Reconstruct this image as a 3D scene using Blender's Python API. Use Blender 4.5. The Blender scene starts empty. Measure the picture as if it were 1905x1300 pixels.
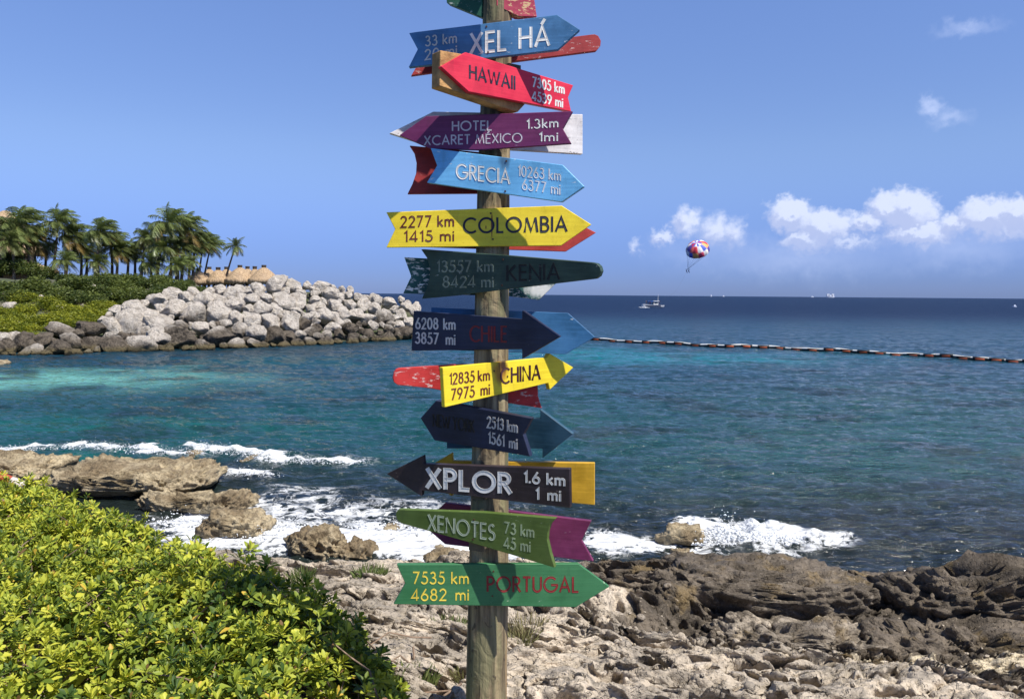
import bpy, bmesh, math, random
import numpy as np
from mathutils import Vector, Matrix
from mathutils.bvhtree import BVHTree

rng = np.random.default_rng(7)
random.seed(7)
scene = bpy.context.scene
COL = scene.collection
R = math.radians

# ------------------------------------------------------------------ camera
EYE = np.array([0.0, 0.0, 4.5])
FPX, CX, CY = 1495.0, 952.5, 650.0
PITCH, ROLL = math.atan(102.5 / FPX), R(0.46)
Fw = np.array([0, math.cos(PITCH), -math.sin(PITCH)])
R0 = np.array([1.0, 0, 0]); U0 = np.array([0, math.sin(PITCH), math.cos(PITCH)])
Rt = math.cos(ROLL) * R0 + math.sin(ROLL) * U0
Up = -math.sin(ROLL) * R0 + math.cos(ROLL) * U0
cam = bpy.data.cameras.new('camera')
cam.sensor_width = 36; cam.lens = 36 * FPX / 1905; cam.clip_start = 0.1; cam.clip_end = 60000
camo = bpy.data.objects.new('camera', cam); COL.objects.link(camo)
camo.matrix_world = Matrix(((Rt[0], Up[0], -Fw[0], EYE[0]), (Rt[1], Up[1], -Fw[1], EYE[1]),
                            (Rt[2], Up[2], -Fw[2], EYE[2]), (0, 0, 0, 1)))
scene.camera = camo

def ray(px, py):
    return Fw + (px - CX) / FPX * Rt - (py - CY) / FPX * Up
def at_y(px, py, Y):
    d = ray(px, py); return EYE + d * (Y / d[1])
def at_z(px, py, z=0.0):
    d = ray(px, py); return EYE + d * ((z - EYE[2]) / d[2])
def at_plane(px, py, p0, n):
    d = ray(px, py); return EYE + d * (np.dot(np.array(p0) - EYE, n) / np.dot(d, n))

# ------------------------------------------------------------------ light
SUN = np.array([0.43, -0.36, 0.83]); SUN /= np.linalg.norm(SUN)
sl = bpy.data.lights.new('sun', 'SUN'); sl.energy = 5.0; sl.angle = R(0.5); sl.color = (1, .955, .88)
so = bpy.data.objects.new('sun', sl); COL.objects.link(so)
so.rotation_euler = Vector(SUN).to_track_quat('Z', 'Y').to_euler()
scene.view_settings.view_transform = 'Standard'
scene.view_settings.look = 'None'
scene.view_settings.exposure = 0.42
scene.view_settings.gamma = 1.0
scene.view_settings.use_curve_mapping = False

world = bpy.data.worlds.new('World'); scene.world = world; world.use_nodes = True
WT = world.node_tree

class N:
    """tiny node-graph helper"""
    def __init__(s, tree): s.t = tree
    def new(s, typ, **kw):
        n = s.t.nodes.new(typ)
        for k, v in kw.items(): setattr(n, k, v)
        return n
    def _in(s, sock, v):
        if v is None: return
        if isinstance(v, bpy.types.NodeSocket): s.t.links.new(v, sock)
        else:
            if sock.type == 'RGBA' and len(v) == 3: v = (*v, 1)
            sock.default_value = v
    def math(s, op, a, b=None, c=None, clamp=False):
        n = s.new('ShaderNodeMath', operation=op, use_clamp=clamp)
        for i, v in enumerate((a, b, c)): s._in(n.inputs[i], v)
        return n.outputs[0]
    def vmath(s, op, a, b=None):
        n = s.new('ShaderNodeVectorMath', operation=op)
        s._in(n.inputs[0], a)
        if b is not None: s._in(n.inputs[3 if op == 'SCALE' else 1], b)
        return n.outputs['Value' if op in ('LENGTH', 'DOT_PRODUCT') else 'Vector']
    def mix(s, f, a, b, mode='MIX'):
        n = s.new('ShaderNodeMix', data_type='RGBA', blend_type=mode)
        s._in(n.inputs[0], f); s._in(n.inputs[6], a); s._in(n.inputs[7], b)
        return n.outputs[2]
    def step(s, v, lo, hi, a=0.0, b=1.0):
        n = s.new('ShaderNodeMapRange', interpolation_type='SMOOTHSTEP')
        for i, q in enumerate((v, lo, hi, a, b)): s._in(n.inputs[i], q)
        return n.outputs[0]
    def noise(s, vec, scale, detail=4, rough=.55, dist=0.0):
        n = s.new('ShaderNodeTexNoise')
        if vec is not None: s._in(n.inputs['Vector'], vec)
        n.inputs['Scale'].default_value = scale; n.inputs['Detail'].default_value = detail
        n.inputs['Roughness'].default_value = rough; n.inputs['Distortion'].default_value = dist
        return n.outputs['Fac']
    def mapping(s, vec, scale=(1, 1, 1), loc=(0, 0, 0), rot=(0, 0, 0)):
        n = s.new('ShaderNodeMapping'); s._in(n.inputs[0], vec)
        n.inputs[1].default_value = loc; n.inputs[2].default_value = rot; n.inputs[3].default_value = scale
        return n.outputs[0]
    def bump(s, h, strength, dist, normal=None):
        n = s.new('ShaderNodeBump'); n.inputs['Strength'].default_value = strength
        n.inputs['Distance'].default_value = dist; s._in(n.inputs['Height'], h); s._in(n.inputs['Normal'], normal)
        return n.outputs[0]
    def attr(s, name):
        n = s.new('ShaderNodeAttribute', attribute_name=name); return n

def build_world():
    WT.nodes.clear(); g = N(WT)
    sky = g.new('ShaderNodeTexSky', sky_type='NISHITA', sun_disc=False)
    sky.sun_elevation = math.asin(SUN[2]); sky.sun_rotation = math.atan2(SUN[0], SUN[1])
    sky.altitude = 0; sky.air_density = 1.0; sky.dust_density = 0.3; sky.ozone_density = 3.0
    tc = g.new('ShaderNodeTexCoord')
    d = tc.outputs['Generated']
    sep = g.new('ShaderNodeSeparateXYZ'); g._in(sep.inputs[0], d)
    az = g.math('ARCTAN2', sep.outputs[0], sep.outputs[1])
    el = g.math('ARCSINE', sep.outputs[2])
    cmb = g.new('ShaderNodeCombineXYZ'); g._in(cmb.inputs[0], az); g._in(cmb.inputs[1], el)
    P = cmb.outputs[0]
    # the air here is a clear, slightly violet blue: bend the sky's hue, dim it overhead to cut ambient light
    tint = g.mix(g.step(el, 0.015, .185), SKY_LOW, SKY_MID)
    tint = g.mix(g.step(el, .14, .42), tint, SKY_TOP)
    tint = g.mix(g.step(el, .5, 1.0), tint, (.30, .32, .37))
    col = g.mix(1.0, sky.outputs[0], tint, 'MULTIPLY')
    # cumulus low over the horizon, placed by azimuth and elevation
    w1 = g.new('ShaderNodeTexNoise'); g._in(w1.inputs['Vector'], P); w1.inputs['Scale'].default_value = 55; w1.inputs['Detail'].default_value = 5; w1.inputs['Roughness'].default_value = .58
    off = g.vmath('SCALE', g.vmath('SUBTRACT', w1.outputs['Color'], (.5, .5, .5)), .030)
    w2 = g.new('ShaderNodeTexNoise'); g._in(w2.inputs['Vector'], P); w2.inputs['Scale'].default_value = 150; w2.inputs['Detail'].default_value = 4
    off2 = g.vmath('SCALE', g.vmath('SUBTRACT', w2.outputs['Color'], (.5, .5, .5)), .016)
    Pw = g.vmath('ADD', g.vmath('ADD', P, off), off2)
    def field(pos, blobs):
        acc = None
        for (x, y, rx, ry, s_) in blobs:
            r = ray(x, y); r = r / np.linalg.norm(r)
            a0, e0 = math.atan2(r[0], r[1]), math.asin(r[2])
            v = g.vmath('MULTIPLY', g.vmath('SUBTRACT', pos, (a0, e0, 0)), (FPX / rx, FPX / ry, 0))
            k = g.math('MULTIPLY', g.math('SUBTRACT', 1.0, g.vmath('LENGTH', v)), s_)
            acc = k if acc is None else g.math('SMOOTH_MAX', acc, k, .12)
        return acc
    f1 = field(Pw, CLOUDS)
    f2 = field(g.vmath('ADD', Pw, (.0045, .0075, 0)), CLOUDS)   # density towards the sun
    dens = g.step(f1, .02, .46)
    # soft lower edge fading into haze
    lit = g.step(g.math('SUBTRACT', f1, f2), -.16, .20)
    ccol = g.mix(lit, (.44, .49, .69), (.69, .73, .86))
    thin = g.step(field(g.vmath('ADD', P, g.vmath('SCALE', off, 1.2)), WISPS), .0, .9, 0, .55)
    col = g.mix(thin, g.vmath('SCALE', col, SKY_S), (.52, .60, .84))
    hz = g.step(el, .035, .085, .50, .95)
    col = g.mix(g.math('MULTIPLY', g.math('MULTIPLY', dens, hz), .76), col, ccol)
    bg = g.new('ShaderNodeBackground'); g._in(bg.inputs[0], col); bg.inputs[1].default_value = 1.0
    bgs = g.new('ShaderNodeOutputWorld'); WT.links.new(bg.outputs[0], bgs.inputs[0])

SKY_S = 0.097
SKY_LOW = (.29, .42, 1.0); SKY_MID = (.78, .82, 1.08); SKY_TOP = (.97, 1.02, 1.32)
CLOUDS = [(1470, 400, 52, 36, 1), (1530, 420, 60, 42, 1), (1500, 445, 60, 30, .8), (1610, 412, 50, 26, .7),
          (1690, 392, 56, 46, 1.1), (1650, 385, 40, 34, .8), (1710, 435, 70, 28, .9), (1775, 415, 40, 26, .7),
          (1840, 400, 60, 38, 1), (1900, 395, 60, 36, .9), (1880, 425, 80, 26, .5), (1275, 415, 36, 36, .62),
          (1330, 430, 50, 42, .58), (1365, 435, 36, 42, .5), (1232, 442, 32, 24, .6), (1183, 462, 22, 20, .4), (1580, 450, 90, 24, .4)]
WISPS = [(1735, 195, 34, 22, 1), (1765, 220, 46, 22, .6), (1800, 52, 70, 18, .55), (1480, 480, 300, 60, .5), (1300, 470, 150, 40, .4), (1780, 460, 220, 60, .5)]
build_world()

# ------------------------------------------------------------------ numpy noise
_perm = rng.permutation(256); _perm = np.concatenate([_perm] * 4)
_g3 = rng.normal(size=(256, 3)); _g3 /= np.linalg.norm(_g3, axis=1)[:, None]
def perlin(x, y, z=0.0):
    x, y, z = np.broadcast_arrays(np.asarray(x, float), np.asarray(y, float), np.asarray(z, float))
    xi, yi, zi = np.floor(x).astype(int), np.floor(y).astype(int), np.floor(z).astype(int)
    xf, yf, zf = x - xi, y - yi, z - zi
    f = lambda t: t * t * t * (t * (t * 6 - 15) + 10)
    u, v, w = f(xf), f(yf), f(zf)
    out = 0
    for dx in (0, 1):
        for dy in (0, 1):
            for dz in (0, 1):
                h = _perm[_perm[_perm[(xi + dx) & 255] + ((yi + dy) & 255)] + ((zi + dz) & 255)]
                gr = _g3[h]
                dot = gr[..., 0] * (xf - dx) + gr[..., 1] * (yf - dy) + gr[..., 2] * (zf - dz)
                out = out + dot * (u if dx else 1 - u) * (v if dy else 1 - v) * (w if dz else 1 - w)
    return out * 1.5
def fbm(x, y, z=0.0, o=4, gain=.5):
    s, a, f = 0, 1, 1
    for i in range(o):
        s = s + a * perlin(x * f + 17.3 * i, y * f - 9.1 * i, np.asarray(z) * f + 3.7 * i); a *= gain; f *= 2.03
    return s
def ridged(x, y, z=0.0, o=4, gain=.5):
    s, a, f = 0, 1, 1
    for i in range(o):
        s = s + a * (1 - 2 * np.abs(perlin(x * f + 11.3 * i, y * f - 5.1 * i, np.asarray(z) * f + 2.7 * i))); a *= gain; f *= 2.07
    return s
def worley(x, y, seed=0):
    xi, yi = np.floor(x).astype(int), np.floor(y).astype(int)
    best = np.full(x.shape, 9.0)
    for dx in (-1, 0, 1):
        for dy in (-1, 0, 1):
            h = _perm[_perm[(xi + dx + seed) & 255] + ((yi + dy) & 255)]
            h2 = _perm[h + 91]
            px = xi + dx + h / 255.0; py = yi + dy + h2 / 255.0
            best = np.minimum(best, np.hypot(x - px, y - py))
    return best
def worley2(x, y, seed=0):
    xi, yi = np.floor(x).astype(int), np.floor(y).astype(int)
    f1 = np.full(x.shape, 9.0); f2 = np.full(x.shape, 9.0); cid = np.zeros(x.shape, int)
    for dx in (-1, 0, 1):
        for dy in (-1, 0, 1):
            h = _perm[_perm[(xi + dx + seed) & 255] + ((yi + dy) & 255)]; h2 = _perm[h + 91]
            d = np.hypot(x - xi - dx - h / 255.0, y - yi - dy - h2 / 255.0)
            n1 = d < f1; f2 = np.where(n1, f1, np.minimum(f2, d)); cid = np.where(n1, h, cid); f1 = np.where(n1, d, f1)
    return f1, f2, cid
def sstep(v, a, b):
    t = np.clip((v - a) / (b - a), 0, 1); return t * t * (3 - 2 * t)

# ------------------------------------------------------------------ mesh helpers
def link(o, parent=None):
    COL.objects.link(o)
    if parent is not None: o.parent = parent
    return o
def mesh_np(name, V, F, mat=None, parent=None, smooth=False, attrs=None):
    V = np.asarray(V, float); F = np.asarray(F, int)
    me = bpy.data.meshes.new(name)
    k = F.shape[1]
    me.vertices.add(len(V)); me.vertices.foreach_set('co', V.ravel())
    me.loops.add(F.size); me.loops.foreach_set('vertex_index', F.ravel())
    me.polygons.add(len(F)); me.polygons.foreach_set('loop_start', np.arange(0, F.size, k))
    me.polygons.foreach_set('loop_total', np.full(len(F), k))
    if smooth: me.polygons.foreach_set('use_smooth', np.ones(len(F), bool))
    me.update(calc_edges=True)
    for an, av in (attrs or {}).items():
        av = np.asarray(av, float)
        if av.ndim == 1:
            a = me.attributes.new(an, 'FLOAT', 'POINT'); a.data.foreach_set('value', av)
        else:
            a = me.attributes.new(an, 'FLOAT_COLOR', 'POINT')
            a.data.foreach_set('color', np.concatenate([av, np.ones((len(av), 1))], 1).ravel())
    if mat: me.materials.append(mat)
    return link(bpy.data.objects.new(name, me), parent)
def obj(name, bm, mat=None, parent=None, smooth=False):
    me = bpy.data.meshes.new(name); bm.to_mesh(me); bm.free()
    if smooth:
        for p in me.polygons: p.use_smooth = True
    for m in (mat if isinstance(mat, (list, tuple)) else [mat]):
        if m: me.materials.append(m)
    return link(bpy.data.objects.new(name, me), parent)
def tag(o, label=None, cat=None, group=None, kind=None):
    if label: o['label'] = label
    if cat: o['category'] = cat
    if group: o['group'] = group
    if kind: o['kind'] = kind
    return o
def thing(name, label, cat, loc=(0, 0, 0), rz=0.0, group=None):
    o = bpy.data.objects.new(name, None); COL.objects.link(o)
    o.empty_display_size = .1
    o.location = Vector([float(c) for c in loc]); o.rotation_euler = (0, 0, rz)
    return tag(o, label, cat, group)
def dup(o, label, loc=None, rot=None, scale=None):
    c = o.copy(); COL.objects.link(c); c['label'] = label
    if loc is not None: c.location = Vector([float(q) for q in loc])
    if rot is not None: c.rotation_euler = rot
    if scale is not None: c.scale = scale
    for ch in list(o.children):
        k = ch.copy(); COL.objects.link(k); k.parent = c
    return c
def grid_faces(nu, nv, base=0, wrap=False):
    i = np.arange(nu - (0 if wrap else 1))[:, None]; j = np.arange(nv - 1)[None, :]
    a = i * nv + j; b = ((i + 1) % nu) * nv + j
    return base + np.stack([a, b, b + 1, a + 1], -1).reshape(-1, 4)
def tube(pts, radii, n=8, cap=True):
    """tube along pts -> V, F(quads)"""
    pts = np.asarray(pts, float); m = len(pts); radii = np.broadcast_to(radii, (m,))
    T = np.gradient(pts, axis=0); T /= np.linalg.norm(T, axis=1)[:, None] + 1e-9
    ref = np.array([0, 0, 1.0]) if abs(T[:, 2]).max() < .9 else np.array([.3, 1.0, .1])
    A = np.cross(T, ref); A /= np.linalg.norm(A, axis=1)[:, None] + 1e-9
    B = np.cross(T, A)
    th = np.linspace(0, 2 * np.pi, n, endpoint=False)
    V = pts[None] + radii[None, :, None] * (np.cos(th)[:, None, None] * A[None] + np.sin(th)[:, None, None] * B[None])
    F = grid_faces(n, m, 0, True)
    V = V.reshape(-1, 3)
    if cap:
        for k in (0, m - 1):
            c = len(V); V = np.vstack([V, pts[k]])
            i = np.arange(n); F = np.vstack([F, np.stack([i * m + k, ((i + 1) % n) * m + k, np.full(n, c), np.full(n, c)], 1)])
    return V, F
def tris_safe(name, V, F, *a, **k):
    """quads where a cap may repeat an index: built through bmesh"""
    me_bm = bmesh.new(); vs = [me_bm.verts.new(v) for v in V]
    for f in F:
        q = []
        for i in f:
            if i not in q: q.append(i)
        if len(q) > 2:
            try: me_bm.faces.new([vs[i] for i in q])
            except ValueError: pass
    bmesh.ops.recalc_face_normals(me_bm, faces=me_bm.faces)
    return obj(name, me_bm, *a, **k)
class MB:
    def __init__(s): s.V = []; s.F = []; s.n = 0
    def add(s, V, F):
        s.V.append(np.asarray(V, float)); s.F += [tuple(int(i) + s.n for i in f) for f in F]; s.n += len(V); return s
    def box(s, c, d, rz=0):
        c = np.array(c); d = np.array(d) / 2
        v = np.array([[x, y, z] for x in (-1, 1) for y in (-1, 1) for z in (-1, 1)]) * d
        ca, sa = math.cos(rz), math.sin(rz)
        v = np.stack([v[:, 0] * ca - v[:, 1] * sa, v[:, 0] * sa + v[:, 1] * ca, v[:, 2]], 1) + c
        return s.add(v, [(0, 1, 3, 2), (4, 6, 7, 5), (0, 4, 5, 1), (2, 3, 7, 6), (0, 2, 6, 4), (1, 5, 7, 3)])
    def tube(s, pts, r, n=8):
        return s.add(*tube(pts, r, n))
    def build(s, name, mat=None, parent=None, smooth=False):
        return tris_safe(name, np.vstack(s.V), s.F, mat, parent, smooth)

# ------------------------------------------------------------------ materials
def material(name):
    m = bpy.data.materials.new(name); m.use_nodes = True
    m.node_tree.nodes.clear(); g = N(m.node_tree)
    out = g.new('ShaderNodeOutputMaterial')
    b = g.new('ShaderNodeBsdfPrincipled'); m.node_tree.links.new(b.outputs[0], out.inputs[0])
    g.b, g.out, g.m = b, out, m
    return m, g
def plain(name, col, rough=.6, var=.25, scale=6, bump=.0, spec=.4, metal=0):
    m, g = material(name)
    tc = g.new('ShaderNodeTexCoord').outputs['Object']
    n = g.noise(tc, scale, 5)
    c2 = tuple(c * (1 - var) for c in col); c3 = tuple(min(1, c * (1 + var * .6)) for c in col)
    g._in(g.b.inputs['Base Color'], g.mix(g.step(n, .3, .7), c2, c3))
    g.b.inputs['Roughness'].default_value = rough; g.b.inputs['Specular IOR Level'].default_value = spec
    g.b.inputs['Metallic'].default_value = metal
    if bump: g._in(g.b.inputs['Normal'], g.bump(g.noise(tc, scale * 4, 4), .6, bump))
    return m
def paint(name, col, wear=.5, under=(.45, .40, .33), stains=(), rough=.45, fade=.35):
    """old sign paint on a plank: faded patches, chips along the grain, scratches, optional rust stains (cx, cz, rx, rz, colour, strength)"""
    m, g = material(name)
    pos = g.new('ShaderNodeNewGeometry').outputs['Position']
    big = g.noise(pos, 5.0, 5, .6)
    grain = g.noise(g.mapping(pos, (3, 3, 60)), 1.0, 4, .6)
    fine = g.noise(g.mapping(pos, (22, 22, 60)), 1.0, 6, .7)
    hi = tuple(min(1, c * (1 + fade * .5) + .012) for c in col); lo = tuple(c * (1 - fade) for c in col)
    c = g.mix(g.step(big, .3, .7), lo, hi)
    c = g.mix(g.step(grain, .35, .75, 0, .22), c, tuple(q * .55 for q in col))
    brush = g.noise(g.mapping(pos, (5, 5, 90)), 1.0, 3, .6); c = g.mix(g.step(brush, .45, .7, 0, .28), c, tuple(min(1, q * 1.35 + .02) for q in col))
    grime = g.noise(g.mapping(pos, (16, 16, 5)), 1.0, 6, .7); c = g.mix(g.step(grime, .52, .72, 0, .38), c, tuple(q * .45 + .012 for q in col))
    speck = g.noise(pos, 160, 2, .5)
    c = g.mix(g.step(speck, .66, .74, 0, .5), c, tuple(q * .4 for q in col))
    patch = g.noise(pos, 9, 3, .6)
    chip = g.math('MULTIPLY', g.step(fine, .70 - .16 * wear, .73 - .16 * wear), g.step(patch, .62 - .3 * wear, .75 - .3 * wear))
    c = g.mix(chip, c, under)
    for (sx, sz, rx, rz, sc, ss) in stains:
        v = g.vmath('MULTIPLY', g.vmath('SUBTRACT', pos, (sx, 0, sz)), (1 / rx, 0, 1 / rz))
        k = g.math('ADD', g.vmath('LENGTH', v), g.math('MULTIPLY', g.math('SUBTRACT', g.noise(g.mapping(pos, (40, 40, 12)), 1, 4), .5), .9))
        c = g.mix(g.step(k, 1.0, .35, 0, ss), c, sc)
    g._in(g.b.inputs['Base Color'], c)
    g._in(g.b.inputs['Roughness'], g.step(big, .2, .8, rough - .1, rough + .25))
    g.b.inputs['Specular IOR Level'].default_value = .35
    h = g.math('ADD', g.math('MULTIPLY', grain, .6), g.math('MULTIPLY', chip, -.5))
    g._in(g.b.inputs['Normal'], g.bump(h, .35, .003))
    return m

# ------------------------------------------------------------------ water
def ang_dist_grid(a0, a1, na, d):
    a = np.linspace(a0, a1, na)
    X = np.tan(a)[:, None] * d[None, :]; Y = np.broadcast_to(d[None, :], X.shape).copy()
    return X, Y
def blob(X, Y, px, py, rx, ry, z=0.0):
    """world-space ellipse on the water whose extent was read off the photo"""
    c = at_z(px, py, z); e = at_z(px + rx, py, z); n_ = at_z(px, py + ry, z)
    dx, dy = abs(e[0] - c[0]), abs(n_[1] - c[1])
    return np.exp(-(((X - c[0]) / dx) ** 2 + ((Y - c[1]) / dy) ** 2))
def seg_dist(X, Y, pts):
    best = np.full(X.shape, 1e9)
    for (ax, ay), (bx, by) in zip(pts[:-1], pts[1:]):
        vx, vy = bx - ax, by - ay
        t = np.clip(((X - ax) * vx + (Y - ay) * vy) / (vx * vx + vy * vy), 0, 1)
        best = np.minimum(best, np.hypot(X - ax - t * vx, Y - ay - t * vy))
    return best
CRESTS = [[(-60, 842), (20, 838), (70, 834)], [(125, 833), (160, 829), (205, 834), (255, 833)], [(255, 838), (290, 842), (340, 843)],
          [(375, 828), (400, 839), (450, 845), (500, 850)], [(490, 855), (540, 858), (575, 858)], [(595, 861), (645, 861)],
          [(410, 880), (450, 882), (495, 884)]]
SPLASH = [[(1330, 985), (1400, 992), (1500, 1000)]]
def lin(*c):
    return np.array([((v / 255) / 12.92 if v <= 10 else ((v / 255 + .055) / 1.055) ** 2.4) for v in c])
def build_water():
    d = np.concatenate([np.geomspace(9.0, 160, 640), np.geomspace(162, 14000, 170)])
    X, Y = ang_dist_grid(R(-62), R(58), 690, d)
    near = 1 - sstep(Y, 60, 170)
    h = .075 * (ridged(X / 2.6 + .2 * Y / 2.6, Y / 1.1, 0.3, 3)) + .032 * ridged(X / .9 - .15 * Y, Y / .42, 5.3, 2) + .07 * fbm(X / 7, Y / 3.5, 1.0, 2)
    h = (h - h.mean()) * near
    wx, wy = X + .8 * fbm(X / 1.5, Y / 1.5, 8, 3), Y + .5 * fbm(X / 1.2, Y / 1.2, 4, 3)
    foam = np.zeros_like(X)
    for c in CRESTS:
        P = [tuple(at_z(x, y)[:2]) for x, y in c]
        dd = seg_dist(wx, wy, P); k = np.exp(-(dd / .24) ** 2) * (.75 + .7 * fbm(X * 1.6, Y * 2, 13, 2))
        h += .15 * np.exp(-(dd / .35) ** 2) * (.7 + .6 * fbm(X * 2, Y * 2, 3, 2)); foam = np.maximum(foam, 1.15 * k)
        foam = np.maximum(foam, .26 * np.exp(-(dd / .9) ** 2))
    for c in SPLASH:
        P = [tuple(at_z(x, y)[:2]) for x, y in c]
        dd = seg_dist(wx, wy, P); h += .22 * np.exp(-(dd / .5) ** 2) * (.5 + 1.1 * fbm(X * 2, Y * 2, 9, 3)); foam = np.maximum(foam, 1.1 * np.exp(-(dd / .6) ** 2) * (.8 + .5 * fbm(X * 2.2, Y * 3, 19, 2)))
    for (x, y, rx, ry, s) in [(440, 985, 120, 40, 1.2), (700, 1005, 200, 26, 1.3), (860, 1015, 160, 28, 1.15), (780, 985, 160, 25, .8), (330, 975, 70, 35, 1.0),
                              (620, 950, 200, 30, .62), (780, 950, 260, 24, .5), (560, 915, 160, 20, .42), (1000, 985, 160, 40, .45), (480, 940, 60, 20, .6),
                              (1180, 1010, 110, 20, 1.15), (1290, 1025, 60, 20, 1.2), (1400, 1000, 130, 18, 1.0), (530, 1000, 60, 40, 1.1)]:
        foam = np.maximum(foam, .84 * s * blob(wx, wy, x, y, rx, ry) * (.9 + .55 * fbm(X * 1.3, Y * 2.2, 23 + x, 3)))
    foam *= (Y < 60)
    # bottom colour as the depth changes
    deep = lin(16, 37, 68); mid = lin(24, 66, 84); bay = lin(30, 76, 80); shore = lin(36, 44, 42); turq = lin(112, 176, 166); teal = lin(16, 98, 92)
    n = fbm(X / 14, Y / 9, 2.2, 4)
    lerp = lambda a, b, t: a + (b - a) * t[..., None]
    Yn = Y * (1 + .14 * n)
    C = np.broadcast_to(deep, X.shape + (3,)).copy()
    C = lerp(C, mid, 1 - sstep(Yn, 75, 210)); C = lerp(C, bay, 1 - sstep(Yn, 24, 52)); C = lerp(C, shore, 1 - sstep(Yn, 15, 25))
    for (x, y, rx, ry, s, c) in [(120, 706, 260, 20, 1.0, turq), (-200, 715, 200, 30, .9, turq), (330, 690, 120, 14, .35, turq), (560, 672, 260, 12, .35, teal), (280, 800, 190, 26, .8, teal), (40, 790, 160, 30, .5, teal),
                                 (1280, 668, 230, 12, .85, lin(26, 128, 142)), (1060, 655, 160, 14, .7, lin(26, 128, 142)), (1550, 660, 200, 9, .3, lin(26, 120, 140)), (640, 780, 240, 40, .3, teal)]:
        k = s * blob(X + 2.5 * n, Y + 3 * fbm(X / 6, Y / 6, 7, 3), x, y, rx, ry); C = lerp(C, c, np.clip(k * (1 + .5 * fbm(X / 3.5, Y / 2, 6, 3)), 0, 1))
    # dark weed patches on the bottom
    wd = sstep(fbm(X / 5, Y / 4, 12, 4), .15, .5) * (1 - sstep(Y, 50, 95)); C = lerp(C, shore * .8, .55 * wd)
    C = C * .86
    m, g = material('sea water')
    pos = g.new('ShaderNodeNewGeometry').outputs['Position']
    fo = g.attr('foam').outputs['Fac']; wc = g.attr('water_tint').outputs['Color']; far = g.attr('far').outputs['Fac']
    warp = g.new('ShaderNodeTexNoise'); g._in(warp.inputs['Vector'], pos); warp.inputs['Scale'].default_value = 1.6; warp.inputs['Detail'].default_value = 3
    pw = g.vmath('ADD', pos, g.vmath('SCALE', warp.outputs['Color'], .9))
    lace = g.noise(pw, 2.6, 6, .6); lace2 = g.noise(pw, 1.1, 4, .6)
    ridge = g.math('SUBTRACT', 1.0, g.math('MULTIPLY', g.math('ABSOLUTE', g.math('SUBTRACT', lace, .5)), 9.0))
    ridge2 = g.math('SUBTRACT', 1.0, g.math('MULTIPLY', g.math('ABSOLUTE', g.math('SUBTRACT', lace2, .5)), 7.0))
    tex = g.math('MAXIMUM', ridge, ridge2)
    sc = g.math('ADD', g.math('MULTIPLY', fo, 1.5), g.math('MULTIPLY', g.math('SUBTRACT', tex, 1.0), .95))
    mask = g.math('MULTIPLY', g.step(sc, .04, .62), g.step(fo, .08, .3))
    # scattered tiny whitecaps far out
    caps = g.math('MULTIPLY', g.step(g.noise(g.mapping(pos, (.12, .35, 1)), 1.0, 5, .65), .70, .76), g.step(far, .05, .5, 0, .55))
    rip = g.noise(g.mapping(pos, (.9, 2.2, 1), rot=(0, 0, .12)), 1.4, 5, .62)
    rip2 = g.noise(g.mapping(pos, (.16, .55, 1), rot=(0, 0, -.08)), 1.0, 5, .65)
    wcol = g.mix(g.step(g.math('ADD', g.math('MULTIPLY', rip2, .6), g.math('MULTIPLY', rip, .4)), .38, .62, 0, .6), wc, g.mix(1.0, wc, (.50, .56, .60), 'MULTIPLY'))
    col = g.mix(g.math('MULTIPLY', g.math('MAXIMUM', mask, caps), g.step(lace, .25, .55, .62, 1.0)), wcol, (.74, .76, .78))
    g._in(g.b.inputs['Base Color'], col)
    rb = g.step(far, 0, 1, .10, .42)
    g._in(g.b.inputs['Roughness'], g.mix(mask, rb, (.75, .75, .75)))
    g.b.inputs['IOR'].default_value = 1.33
    g._in(g.b.inputs['Specular IOR Level'], g.step(far, 0, 1, .55, .12))
    hh = g.math('ADD', g.math('MULTIPLY', rip, .35), rip2)
    nb = g.bump(hh, 1.0, .75)
    nb = g.bump(g.math('ADD', mask, g.math('MULTIPLY', lace, .6)), .35, .05, nb)
    g._in(g.b.inputs['Normal'], nb)
    far_a = sstep(np.log(Y), math.log(30), math.log(400))
    V = np.stack([X, Y, h], -1).reshape(-1, 3)
    o = mesh_np('sea_water', V, grid_faces(X.shape[0], X.shape[1])[:, ::-1], m, smooth=True,
                attrs={'foam': foam.ravel(), 'water_tint': C.reshape(-1, 3), 'far': far_a.ravel()})
    tag(o, kind='structure')
    # sea bed so that nothing is open from the side
    bm = bmesh.new()
    for v in ((-20000, -40, -3), (20000, -40, -3), (20000, 20000, -3), (-20000, 20000, -3)): bm.verts.new(v)
    bm.faces.new(bm.verts[:]); tag(obj('sea_bed', bm, plain('sea bed sand', (.02, .06, .10), 1.0, .1, .05)), kind='structure')
build_water()

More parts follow.
